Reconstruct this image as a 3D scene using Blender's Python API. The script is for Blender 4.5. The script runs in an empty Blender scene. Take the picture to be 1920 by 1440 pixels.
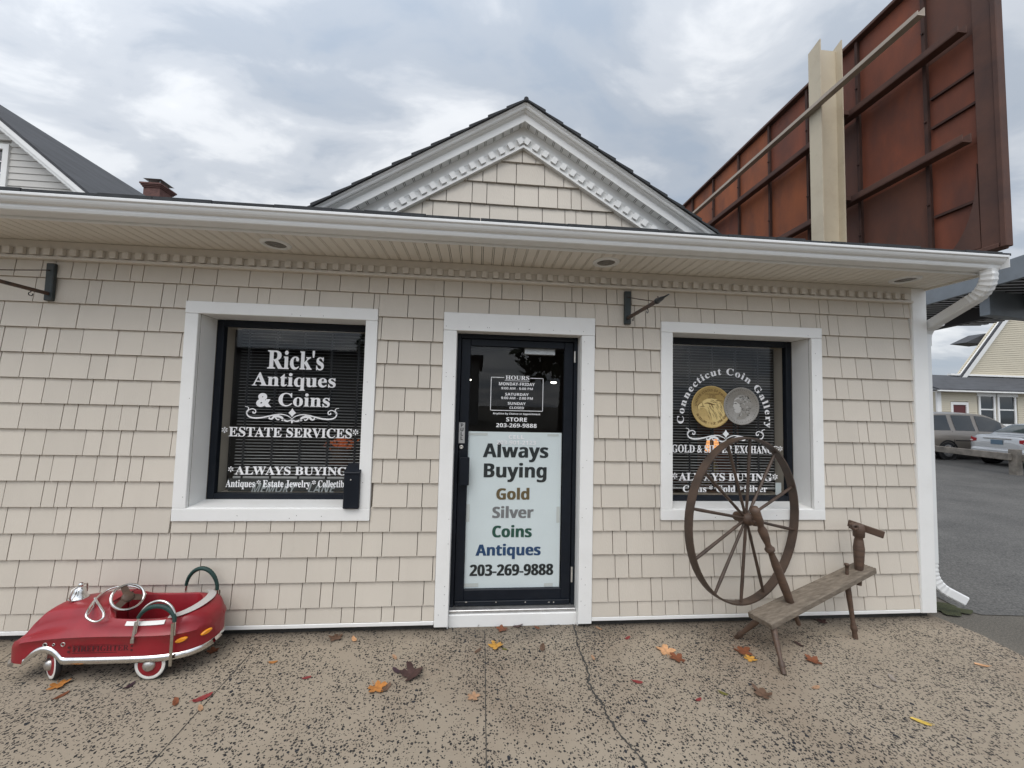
import bpy, bmesh, math, random
from mathutils import Vector, Matrix
import numpy as np
random.seed(7)
scene = bpy.context.scene
COL = scene.collection
rad = math.radians

# ------------------------------------------------------------------ camera
FPX, YAW, PITCH, ROLL = 721.0, rad(4.92157844), rad(3.10361104), rad(1.35824931)
CAM = Vector((0.0, -2.92799, 1.65517))
_cy, _sy, _cp, _sp = math.cos(YAW), math.sin(YAW), math.cos(PITCH), math.sin(PITCH)
_fw = Vector((_sy * _cp, _cy * _cp, _sp)); _r0 = Vector((_cy, -_sy, 0)); _u0 = _r0.cross(_fw)
_rt = _r0 * math.cos(ROLL) + _u0 * math.sin(ROLL); _up = -_r0 * math.sin(ROLL) + _u0 * math.cos(ROLL)
cam = bpy.data.cameras.new('camera'); cam_ob = bpy.data.objects.new('camera', cam); COL.objects.link(cam_ob)
cam_ob.matrix_world = Matrix(((_rt.x, _up.x, -_fw.x, CAM.x), (_rt.y, _up.y, -_fw.y, CAM.y), (_rt.z, _up.z, -_fw.z, CAM.z), (0, 0, 0, 1)))
cam.sensor_fit = 'HORIZONTAL'; cam.sensor_width = 36.0; cam.lens = FPX / 1920 * 36
cam.clip_start = 0.05; cam.clip_end = 2000
scene.camera = cam_ob

# ------------------------------------------------------------------ world, sun, exposure
SUN_EL, SUN_AZ = rad(60), rad(205)          # behind the camera, slightly left
world = bpy.data.worlds.new("World"); scene.world = world; world.use_nodes = True
nt = world.node_tree; nt.nodes.clear(); N = nt.nodes.new; L = nt.links.new
w_out = N('ShaderNodeOutputWorld'); w_bg = N('ShaderNodeBackground'); L(w_bg.outputs[0], w_out.inputs[0])
sky = N('ShaderNodeTexSky'); sky.sky_type = 'NISHITA'; sky.sun_disc = False
sky.sun_elevation = SUN_EL; sky.sun_rotation = SUN_AZ; sky.air_density = 1.0; sky.dust_density = 2.0
tc = N('ShaderNodeTexCoord')
def wmath(op, a, b=None, clamp=False):
    n = N('ShaderNodeMath'); n.operation = op; n.use_clamp = clamp
    for i, v in ((0, a), (1, b)):
        if v is None: continue
        if isinstance(v, (int, float)): n.inputs[i].default_value = v
        else: L(v, n.inputs[i])
    return n.outputs[0]
sep = N('ShaderNodeSeparateXYZ'); L(tc.outputs['Generated'], sep.inputs[0])
zc = wmath('ADD', wmath('MAXIMUM', sep.outputs[2], 0.0), 0.22)
comb = N('ShaderNodeCombineXYZ'); L(wmath('DIVIDE', sep.outputs[0], zc), comb.inputs[0]); L(wmath('DIVIDE', sep.outputs[1], zc), comb.inputs[1])
def wmap(rot, scl, loc=(0, 0, 0)):
    m = N('ShaderNodeMapping'); m.inputs['Rotation'].default_value = (0, 0, rad(rot)); m.inputs['Scale'].default_value = scl
    m.inputs['Location'].default_value = loc; L(comb.outputs[0], m.inputs[0]); return m.outputs[0]
def wnoise(vec, scale, detail, rough, dist=0.0):
    n = N('ShaderNodeTexNoise'); n.inputs['Scale'].default_value = scale; n.inputs['Detail'].default_value = detail
    n.inputs['Roughness'].default_value = rough; n.inputs['Distortion'].default_value = dist; L(vec, n.inputs['Vector']); return n.outputs[0]
def wramp(fac, stops):
    r = N('ShaderNodeValToRGB'); e = r.color_ramp.elements
    while len(e) < len(stops): e.new(0.5)
    for el, (p, c) in zip(e, stops): el.position = p; el.color = (*c, 1)
    r.color_ramp.interpolation = 'EASE'; L(fac, r.inputs[0]); return r.outputs[0]
n_big = wnoise(wmap(35, (1.0, 1.5, 1), (3.1, 1.7, 0)), 0.95, 7, 0.5, 0.35)
n_fine = wnoise(wmap(35, (1.0, 1.7, 1), (0.4, 5.3, 0)), 2.6, 7, 0.55, 0.4)
dens = wmath('ADD', wmath('MULTIPLY', n_big, 0.60), wmath('MULTIPLY', n_fine, 0.40))
cl = wramp(dens, [(0.38, (0.44, 0.51, 0.605)), (0.45, (0.51, 0.565, 0.64)), (0.51, (0.66, 0.70, 0.755)), (0.58, (0.90, 0.925, 0.955)), (0.66, (1.06, 1.07, 1.08))])
mx = N('ShaderNodeMix'); mx.data_type = 'RGBA'; mx.blend_type = 'MIX'
skys = N('ShaderNodeVectorMath'); skys.operation = 'SCALE'; L(sky.outputs[0], skys.inputs[0]); skys.inputs[3].default_value = 0.10
mx.inputs[0].default_value = 0.86; L(skys.outputs[0], mx.inputs[6]); L(cl, mx.inputs[7])
# an overcast sky is brighter overhead and towards the hidden sun (behind the camera)
glow = N('ShaderNodeVectorMath'); glow.operation = 'DOT_PRODUCT'; L(tc.outputs['Generated'], glow.inputs[0])
glow.inputs[1].default_value = (math.sin(SUN_AZ) * math.cos(SUN_EL), math.cos(SUN_AZ) * math.cos(SUN_EL), math.sin(SUN_EL))
gl = wmath('POWER', wmath('MAXIMUM', glow.outputs['Value'], 0.0), 1.5)
gain = wmath('ADD', wmath('ADD', 0.86, wmath('MULTIPLY', wmath('MAXIMUM', sep.outputs[2], 0.0), 0.10)), wmath('MULTIPLY', gl, 1.25))
sc_ = N('ShaderNodeVectorMath'); sc_.operation = 'SCALE'; L(mx.outputs[2], sc_.inputs[0]); L(gain, sc_.inputs[3])
L(sc_.outputs[0], w_bg.inputs[0]); w_bg.inputs[1].default_value = 1.0
sun = bpy.data.lights.new('sun', 'SUN'); sun.energy = 1.3; sun.angle = rad(40); sun.color = (1.0, 0.94, 0.86)
sun_ob = bpy.data.objects.new('sun', sun); COL.objects.link(sun_ob)
sun_dir = Vector((math.sin(SUN_AZ) * math.cos(SUN_EL), math.cos(SUN_AZ) * math.cos(SUN_EL), math.sin(SUN_EL)))
sun_ob.rotation_euler = sun_dir.to_track_quat('Z', 'Y').to_euler()
scene.view_settings.view_transform = 'Standard'; scene.view_settings.look = 'None'
scene.view_settings.exposure = 0.14; scene.view_settings.gamma = 1.0
scene.render.engine = 'CYCLES'; scene.cycles.use_denoising = True
scene.cycles.max_bounces = 8; scene.cycles.transparent_max_bounces = 16; scene.cycles.caustics_reflective = False

# ------------------------------------------------------------------ measuring helpers (pixel of the 1920x1440 photo -> point on a real plane)
def ray(u, v): return _fw + _rt * ((u - 960) / FPX) + _up * ((720 - v) / FPX)
def aty(u, v, y=0.0): d = ray(u, v); return CAM + d * ((y - CAM.y) / d.y)
def atz(u, v, z=0.0): d = ray(u, v); return CAM + d * ((z - CAM.z) / d.z)
def atx(u, v, x=0.0): d = ray(u, v); return CAM + d * ((x - CAM.x) / d.x)

# ------------------------------------------------------------------ materials
MATS = {}
def mat(name, rgb, rough=0.6, metal=0.0, var=0.0, vscale=4.0, bump=0.0, bscale=60.0, stretch=(1, 1, 1), spec=0.5, coat=0.0, emit=None, rgb2=None, dirt=None):
    m = bpy.data.materials.new(name); m.use_nodes = True; MATS[name] = m
    t = m.node_tree; b = t.nodes['Principled BSDF']
    b.inputs['Base Color'].default_value = (*rgb, 1); b.inputs['Roughness'].default_value = rough; b.inputs['Metallic'].default_value = metal
    b.inputs['Specular IOR Level'].default_value = spec; b.inputs['Coat Weight'].default_value = coat
    if emit: b.inputs['Emission Color'].default_value = (*emit[0], 1); b.inputs['Emission Strength'].default_value = emit[1]
    if var or bump or dirt:
        c = t.nodes.new('ShaderNodeTexCoord'); mp = t.nodes.new('ShaderNodeMapping'); mp.inputs['Scale'].default_value = stretch
        t.links.new(c.outputs['Object'], mp.inputs[0])
    col_sock = None
    if var:
        n = t.nodes.new('ShaderNodeTexNoise'); n.inputs['Scale'].default_value = vscale; n.inputs['Detail'].default_value = 6; n.inputs['Roughness'].default_value = 0.6
        t.links.new(mp.outputs[0], n.inputs['Vector'])
        r = t.nodes.new('ShaderNodeValToRGB'); r.color_ramp.elements[0].position = 0.3; r.color_ramp.elements[1].position = 0.7
        c2 = rgb2 or tuple(min(1, x * (1 + var)) for x in rgb); c1 = rgb if rgb2 else tuple(x * (1 - var) for x in rgb)
        r.color_ramp.elements[0].color = (*c1, 1); r.color_ramp.elements[1].color = (*c2, 1)
        t.links.new(n.outputs[0], r.inputs[0]); col_sock = r.outputs[0]
        rr = t.nodes.new('ShaderNodeMapRange'); rr.inputs[3].default_value = max(0, rough - 0.08); rr.inputs[4].default_value = min(1, rough + 0.08)
        t.links.new(n.outputs[0], rr.inputs[0]); t.links.new(rr.outputs[0], b.inputs['Roughness'])
    if dirt:      # (rgb, amount, scale): blotchy grime with a shape of its own
        n = t.nodes.new('ShaderNodeTexNoise'); n.inputs['Scale'].default_value = dirt[2]; n.inputs['Detail'].default_value = 9; n.inputs['Roughness'].default_value = 0.7
        t.links.new(mp.outputs[0], n.inputs['Vector'])
        r = t.nodes.new('ShaderNodeMapRange'); r.inputs[1].default_value = 0.5; r.inputs[2].default_value = 0.75; r.inputs[4].default_value = dirt[1]
        t.links.new(n.outputs[0], r.inputs[0])
        x = t.nodes.new('ShaderNodeMix'); x.data_type = 'RGBA'; t.links.new(r.outputs[0], x.inputs[0])
        if col_sock: t.links.new(col_sock, x.inputs[6])
        else: x.inputs[6].default_value = (*rgb, 1)
        x.inputs[7].default_value = (*dirt[0], 1); col_sock = x.outputs[2]
    if col_sock: t.links.new(col_sock, b.inputs['Base Color'])
    if bump:
        n = t.nodes.new('ShaderNodeTexNoise'); n.inputs['Scale'].default_value = bscale; n.inputs['Detail'].default_value = 5
        t.links.new(mp.outputs[0], n.inputs['Vector'])
        bp = t.nodes.new('ShaderNodeBump'); bp.inputs['Strength'].default_value = bump; bp.inputs['Distance'].default_value = 0.004
        t.links.new(n.outputs[0], bp.inputs['Height']); t.links.new(bp.outputs[0], b.inputs['Normal'])
    return m

def per_island(name, amt):
    t = MATS[name].node_tree; b = t.nodes['Principled BSDF']; src = b.inputs['Base Color'].links[0].from_socket
    g = t.nodes.new('ShaderNodeNewGeometry'); r = t.nodes.new('ShaderNodeMapRange'); r.inputs[3].default_value = 1 - amt; r.inputs[4].default_value = 1 + amt * 0.6
    t.links.new(g.outputs['Random Per Island'], r.inputs[0]); v = t.nodes.new('ShaderNodeVectorMath'); v.operation = 'SCALE'
    t.links.new(src, v.inputs[0]); t.links.new(r.outputs[0], v.inputs[3]); t.links.new(v.outputs[0], b.inputs['Base Color'])
def glass_mat(name, tint=(0.9, 0.95, 0.95), ior=1.45, trans=1.0):
    m = bpy.data.materials.new(name); m.use_nodes = True; t = m.node_tree; t.nodes.clear(); MATS[name] = m
    o = t.nodes.new('ShaderNodeOutputMaterial'); x = t.nodes.new('ShaderNodeMixShader'); f = t.nodes.new('ShaderNodeFresnel'); ge = t.nodes.new('ShaderNodeNewGeometry'); mr = t.nodes.new('ShaderNodeMapRange')
    mr.inputs[3].default_value = ior; mr.inputs[4].default_value = 1 / ior; t.links.new(ge.outputs['Backfacing'], mr.inputs[0]); t.links.new(mr.outputs[0], f.inputs[0])
    tr = t.nodes.new('ShaderNodeBsdfTransparent'); tr.inputs[0].default_value = (*[trans * c for c in tint], 1)
    g = t.nodes.new('ShaderNodeBsdfGlossy'); g.inputs['Roughness'].default_value = 0.01; g.inputs[0].default_value = (1, 1, 1, 1)
    t.links.new(f.outputs[0], x.inputs[0]); t.links.new(tr.outputs[0], x.inputs[1]); t.links.new(g.outputs[0], x.inputs[2]); t.links.new(x.outputs[0], o.inputs[0])
    return m

mat('shingle', (0.60, 0.548, 0.475), 0.55, var=0.035, vscale=2.2, bump=0.35, bscale=110, stretch=(1.6, 1, 0.35), dirt=((0.42, 0.37, 0.30), 0.10, 1.4))
per_island('shingle', 0.045)
mat('trim_white', (0.82, 0.82, 0.805), 0.42, var=0.02, vscale=3, bump=0.05, bscale=150, dirt=((0.52, 0.50, 0.45), 0.14, 3.5))
mat('trim_beige', (0.66, 0.62, 0.56), 0.5, var=0.02, vscale=3)
mat('gutter_white', (0.74, 0.75, 0.75), 0.32, var=0.02, vscale=1.2, dirt=((0.45, 0.44, 0.41), 0.22, 1.7))
mat('soffit_white', (0.70, 0.665, 0.60), 0.55, var=0.03, vscale=2)
mat('soffit_gap', (0.10, 0.09, 0.08), 0.8)
mat('wall_core', (0.22, 0.19, 0.16), 0.8)
mat('concrete_dark', (0.045, 0.042, 0.038), 0.9, var=0.4, vscale=12, bump=0.5)
mat('roof', (0.035, 0.038, 0.042), 0.9, var=0.35, vscale=18, bump=0.9, bscale=180)
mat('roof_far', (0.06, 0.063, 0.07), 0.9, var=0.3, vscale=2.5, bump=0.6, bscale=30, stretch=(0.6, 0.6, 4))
mat('black_frame', (0.009, 0.012, 0.018), 0.42, var=0.15, vscale=8, spec=0.22, dirt=((0.04, 0.04, 0.04), 0.15, 9))
mat('black_iron', (0.018, 0.020, 0.022), 0.5, var=0.3, vscale=30, bump=0.3, bscale=200)
mat('rusty_iron', (0.035, 0.030, 0.028), 0.6, var=0.5, vscale=20, rgb2=(0.10, 0.055, 0.035))
mat('bracket_board', (0.026, 0.036, 0.038), 0.55, var=0.3, vscale=30, dirt=((0.12, 0.08, 0.05), 0.3, 22))
mat('vinyl_letter', (0.88, 0.88, 0.89), 0.5)
mat('interior', (0.055, 0.048, 0.042), 0.9)
mat('interior_floor', (0.045, 0.035, 0.028), 0.8)
mat('jamb_tan', (0.36, 0.32, 0.26), 0.6)
mat('blind_slat', (0.42, 0.42, 0.41), 0.45)
mat('blind_tape', (0.008, 0.009, 0.011), 0.8)
mat('poster', (0.72, 0.79, 0.80), 0.55, var=0.02, vscale=4)
mat('tape', (0.60, 0.63, 0.61), 0.3)
mat('ink_black', (0.008, 0.014, 0.017), 0.6); mat('ink_gold', (0.13, 0.09, 0.035), 0.6); mat('ink_silver', (0.19, 0.195, 0.20), 0.6)
mat('ink_green', (0.008, 0.075, 0.05), 0.6); mat('ink_blue', (0.010, 0.055, 0.15), 0.6)
mat('aluminium', (0.55, 0.55, 0.55), 0.4, metal=0.8, var=0.15, vscale=30)
mat('steel_worn', (0.62, 0.60, 0.56), 0.35, metal=0.6, var=0.2, vscale=40)
mat('lamp_glass', (0.16, 0.155, 0.145), 0.25)
mat('dot_dark', (0.12, 0.11, 0.10), 0.7)
mat('gold_coin', (0.50, 0.35, 0.13), 0.34, metal=0.35, var=0.12, vscale=60); mat('gold_light', (0.76, 0.58, 0.25), 0.3, metal=0.3); mat('gold_dark', (0.16, 0.09, 0.025), 0.5)
mat('silver_coin', (0.32, 0.30, 0.27), 0.35, metal=0.35, var=0.15, vscale=60); mat('silver_light', (0.55, 0.53, 0.50), 0.3, metal=0.3); mat('silver_dark', (0.055, 0.05, 0.045), 0.5)
mat('car_red', (0.27, 0.012, 0.020), 0.44, var=0.16, vscale=6, bump=0.05, bscale=40, coat=0.10, dirt=((0.20, 0.05, 0.04), 0.35, 10))
mat('chrome', (0.78, 0.77, 0.75), 0.16, metal=1.0, var=0.06, vscale=25, dirt=((0.36, 0.30, 0.24), 0.5, 18))
mat('chrome_dull', (0.55, 0.53, 0.50), 0.34, metal=0.9, var=0.15, vscale=30, dirt=((0.25, 0.20, 0.16), 0.5, 25))
mat('decal_dark', (0.075, 0.010, 0.014), 0.6)
mat('cockpit_dark', (0.02, 0.012, 0.016), 0.7)
mat('white_rubber', (0.78, 0.77, 0.73), 0.5, dirt=((0.35, 0.32, 0.28), 0.35, 20))
mat('tyre_black', (0.02, 0.02, 0.022), 0.8)
mat('green_foam', (0.012, 0.042, 0.036), 0.6, var=0.3, vscale=30, bump=0.4, bscale=120)
mat('strap_tan', (0.20, 0.165, 0.12), 0.8, var=0.2, vscale=60)
mat('amber', (0.80, 0.30, 0.02), 0.3)
mat('white_paint', (0.80, 0.79, 0.77), 0.45); mat('grey_paint', (0.50, 0.48, 0.46), 0.42)
mat('wood_dark', (0.060, 0.038, 0.027), 0.55, var=0.5, vscale=7, rgb2=(0.118, 0.070, 0.046), bump=0.5, bscale=40, stretch=(1, 1, 6))
mat('wood_wheel', (0.040, 0.027, 0.020), 0.5, var=0.4, vscale=9, rgb2=(0.085, 0.054, 0.038), bump=0.4, bscale=60)
mat('wood_bench', (0.115, 0.092, 0.07), 0.75, var=0.5, vscale=6, rgb2=(0.24, 0.20, 0.155), bump=0.7, bscale=30, stretch=(1.5, 9, 9), dirt=((0.05, 0.04, 0.03), 0.6, 5))
mat('rust_panel', (0.095, 0.030, 0.018), 0.75, var=0.5, vscale=1.6, rgb2=(0.25, 0.068, 0.031), bump=0.3, bscale=12, stretch=(1, 1, 0.45), dirt=((0.07, 0.035, 0.03), 0.7, 2.2))
mat('rust_orange', (0.135, 0.042, 0.020), 0.75, var=0.5, vscale=1.6, rgb2=(0.34, 0.097, 0.032), bump=0.3, bscale=12, stretch=(1, 1, 0.45), dirt=((0.09, 0.04, 0.03), 0.6, 2.0))
mat('rust_brown', (0.066, 0.031, 0.024), 0.75, var=0.5, vscale=1.6, rgb2=(0.155, 0.057, 0.033), bump=0.3, bscale=12, stretch=(1, 1, 0.45), dirt=((0.05, 0.035, 0.03), 0.7, 2.0))
mat('rust_frame', (0.062, 0.031, 0.025), 0.8, var=0.4, vscale=3, rgb2=(0.115, 0.054, 0.038), bump=0.4, bscale=20)
mat('rust_dark', (0.05, 0.022, 0.016), 0.85, var=0.4, vscale=4)
mat('post_beige', (0.55, 0.48, 0.36), 0.6, var=0.06, vscale=2, dirt=((0.33, 0.24, 0.15), 0.35, 3))
mat('beam_tan', (0.40, 0.34, 0.28), 0.6, var=0.1, vscale=3)
mat('lap_grey', (0.56, 0.545, 0.515), 0.6, var=0.03, vscale=2); mat('lap_cream', (0.56, 0.51, 0.40), 0.6, var=0.03, vscale=1)
mat('brick', (0.125, 0.06, 0.052), 0.85, var=0.35, vscale=9, bump=0.6, bscale=20)
mat('zinc', (0.30, 0.33, 0.34), 0.45, metal=0.6)
mat('canopy_grey', (0.20, 0.225, 0.25), 0.5, var=0.1, vscale=1.5, dirt=((0.10, 0.09, 0.08), 0.3, 2)); mat('canopy_dark', (0.045, 0.042, 0.045), 0.7); mat('canopy_light', (0.52, 0.53, 0.54), 0.5)
mat('door_maroon', (0.10, 0.018, 0.02), 0.5)
mat('van_tan', (0.33, 0.285, 0.24), 0.3, metal=0.35, coat=0.5); mat('sedan_silver', (0.68, 0.69, 0.70), 0.28, metal=0.45, coat=0.5)
mat('car_glass', (0.02, 0.026, 0.03), 0.06, spec=0.8); mat('car_glass_pale', (0.10, 0.125, 0.12), 0.08, spec=0.8)
mat('taillight', (0.42, 0.012, 0.02), 0.15, coat=0.5); mat('lens_white', (0.75, 0.7, 0.68), 0.15); mat('plate_blue', (0.13, 0.20, 0.27), 0.4); mat('seam', (0.02, 0.02, 0.02), 0.8)
mat('timber_grey', (0.21, 0.19, 0.165), 0.85, var=0.4, vscale=5, bump=0.6, bscale=30, stretch=(1, 1, 1))
mat('bark', (0.07, 0.055, 0.045), 0.9, var=0.3); mat('foliage', (0.035, 0.06, 0.025), 0.8, var=0.4, vscale=2)
mat('moss', (0.045, 0.050, 0.020), 0.95, var=0.5, vscale=30, bump=0.8, bscale=150)
mat('cabinet_wood', (0.16, 0.055, 0.028), 0.5); mat('lamp_shade', (0.8, 0.5, 0.25), 0.7, emit=((1.0, 0.42, 0.14), 1.0)); mat('brass', (0.5, 0.35, 0.12), 0.35, metal=0.9)
mat('orange_leaf_glow', (0.55, 0.12, 0.02), 0.7, var=0.5, vscale=30, emit=((1.0, 0.22, 0.04), 0.12)); mat('basket', (0.10, 0.05, 0.025), 0.8)  # foliage has a faint orange glow put into its material
mat('ceiling_lamp', (0.9, 0.9, 0.85), 0.5, emit=((1.0, 0.93, 0.82), 5.0)); mat('card_white', (0.55, 0.60, 0.60), 0.6)
mat('sign_dark', (0.03, 0.035, 0.035), 0.5); mat('sign_letter', (0.42, 0.45, 0.45), 0.5)
mat('strip_wall', (0.42, 0.42, 0.42), 0.8, var=0.05)
glass_mat('pane_glass', (0.97, 0.98, 0.98), 1.45)

def ground_mats():
    # exposed-aggregate pavement
    m = bpy.data.materials.new('aggregate'); m.use_nodes = True; MATS['aggregate'] = m
    t = m.node_tree; b = t.nodes['Principled BSDF']; n_ = t.nodes.new; k = t.links.new
    c = n_('ShaderNodeTexCoord')
    def noise(scale, detail=4, rough=0.55, out=0):
        n = n_('ShaderNodeTexNoise'); n.inputs['Scale'].default_value = scale; n.inputs['Detail'].default_value = detail; n.inputs['Roughness'].default_value = rough
        k(c.outputs['Object'], n.inputs['Vector']); return n.outputs[out]
    def mth(op, a, bb, clamp=False):
        n = n_('ShaderNodeMath'); n.operation = op; n.use_clamp = clamp
        for i, v in ((0, a), (1, bb)):
            if isinstance(v, (int, float)): n.inputs[i].default_value = v
            else: k(v, n.inputs[i])
        return n.outputs[0]
    def mixc(f, a, bb):
        n = n_('ShaderNodeMix'); n.data_type = 'RGBA'; k(f, n.inputs[0])
        for i, v in ((6, a), (7, bb)):
            if isinstance(v, tuple): n.inputs[i].default_value = (*v, 1)
            else: k(v, n.inputs[i])
        return n.outputs[2]
    warp = n_('ShaderNodeVectorMath'); warp.operation = 'MULTIPLY_ADD'; wn = noise(42, 2, 0.5, 1); k(wn, warp.inputs[0]); warp.inputs[1].default_value = (0.024, 0.024, 0); k(c.outputs['Object'], warp.inputs[2])
    density = noise(1.7, 4, 0.6)
    def pebbles(scale, keep, size, off):
        mp = n_('ShaderNodeMapping'); mp.inputs['Location'].default_value = (off, off * 0.7, 0); k(warp.outputs[0], mp.inputs[0])
        v = n_('ShaderNodeTexVoronoi'); v.voronoi_dimensions = '2D'; v.distance = 'MANHATTAN'; v.inputs['Scale'].default_value = scale; v.inputs['Randomness'].default_value = 1.0
        k(mp.outputs[0], v.inputs['Vector'])
        s = n_('ShaderNodeSeparateColor'); k(v.outputs['Color'], s.inputs[0])
        lim = mth('ADD', keep, mth('MULTIPLY', mth('SUBTRACT', density, 0.5), 1.5))
        on = mth('LESS_THAN', s.outputs[0], lim)
        r = mth('MULTIPLY', mth('ADD', mth('MULTIPLY', s.outputs[1], 0.65), 0.35), size)
        edge = mth('MULTIPLY', mth('SUBTRACT', r, v.outputs['Distance']), 24, True)
        return mth('MULTIPLY', on, edge), s.outputs[2]
    p1, s1 = pebbles(60, 0.48, 0.56, 0.0); p2, s2 = pebbles(100, 0.32, 0.54, 3.3); p3, s3 = pebbles(30, 0.05, 0.40, 7.7)
    base = mixc(noise(2.3, 7, 0.65), (0.27, 0.222, 0.166), (0.42, 0.357, 0.278))
    base = mixc(mth('MULTIPLY', noise(160, 3, 0.6), 0.6), base, (0.20, 0.175, 0.14))
    st = n_('ShaderNodeMapRange'); st.inputs[1].default_value = 0.50; st.inputs[2].default_value = 0.70; st.inputs[4].default_value = 0.65; k(noise(0.75, 7, 0.62), st.inputs[0])
    base = mixc(st.outputs[0], base, (0.205, 0.155, 0.112))
    # dirt plus painted-in shade along the foot of the wall, with a ragged edge
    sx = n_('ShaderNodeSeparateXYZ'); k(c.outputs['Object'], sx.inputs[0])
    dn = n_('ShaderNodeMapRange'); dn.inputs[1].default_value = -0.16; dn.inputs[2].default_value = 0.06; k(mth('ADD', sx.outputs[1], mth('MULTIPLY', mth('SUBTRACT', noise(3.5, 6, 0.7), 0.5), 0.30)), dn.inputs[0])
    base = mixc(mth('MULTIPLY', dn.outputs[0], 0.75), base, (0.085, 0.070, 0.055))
    rc = n_('ShaderNodeValToRGB'); rc.color_ramp.elements[0].color = (0.009, 0.010, 0.012, 1); rc.color_ramp.elements[1].color = (0.042, 0.038, 0.036, 1); k(s1, rc.inputs[0])
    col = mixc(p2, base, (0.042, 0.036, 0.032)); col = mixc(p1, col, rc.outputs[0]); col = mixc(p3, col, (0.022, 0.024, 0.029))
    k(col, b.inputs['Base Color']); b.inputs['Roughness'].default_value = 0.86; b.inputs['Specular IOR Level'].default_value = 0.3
    h = mth('ADD', mth('ADD', p1, p2), mth('MULTIPLY', noise(240, 3), 0.5))
    bp = n_('ShaderNodeBump'); bp.inputs['Strength'].default_value = 0.4; bp.inputs['Distance'].default_value = 0.004; k(h, bp.inputs['Height']); k(bp.outputs[0], b.inputs['Normal'])
    # asphalts
    for nm, c1, c2, sc in (('asphalt', (0.042, 0.042, 0.041), (0.160, 0.155, 0.146), 60), ('asphalt_old', (0.062, 0.056, 0.048), (0.16, 0.145, 0.12), 90)):
        m = bpy.data.materials.new(nm); m.use_nodes = True; MATS[nm] = m
        t = m.node_tree; b = t.nodes['Principled BSDF']; n_ = t.nodes.new; k = t.links.new; c = n_('ShaderNodeTexCoord')
        a1 = noise(sc, 3, 0.7); a2 = noise(1.1, 6, 0.6)
        r = n_('ShaderNodeValToRGB'); r.color_ramp.elements[0].position = 0.36; r.color_ramp.elements[1].position = 0.64
        r.color_ramp.elements[0].color = (*c1, 1); r.color_ramp.elements[1].color = (*c2, 1); k(mth('ADD', mth('MULTIPLY', a1, 0.75), mth('MULTIPLY', a2, 0.25)), r.inputs[0])
        k(r.outputs[0], b.inputs['Base Color']); b.inputs['Roughness'].default_value = 0.85
        bp = n_('ShaderNodeBump'); bp.inputs['Strength'].default_value = 0.6; bp.inputs['Distance'].default_value = 0.005; k(a1, bp.inputs['Height']); k(bp.outputs[0], b.inputs['Normal'])
ground_mats()

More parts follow.
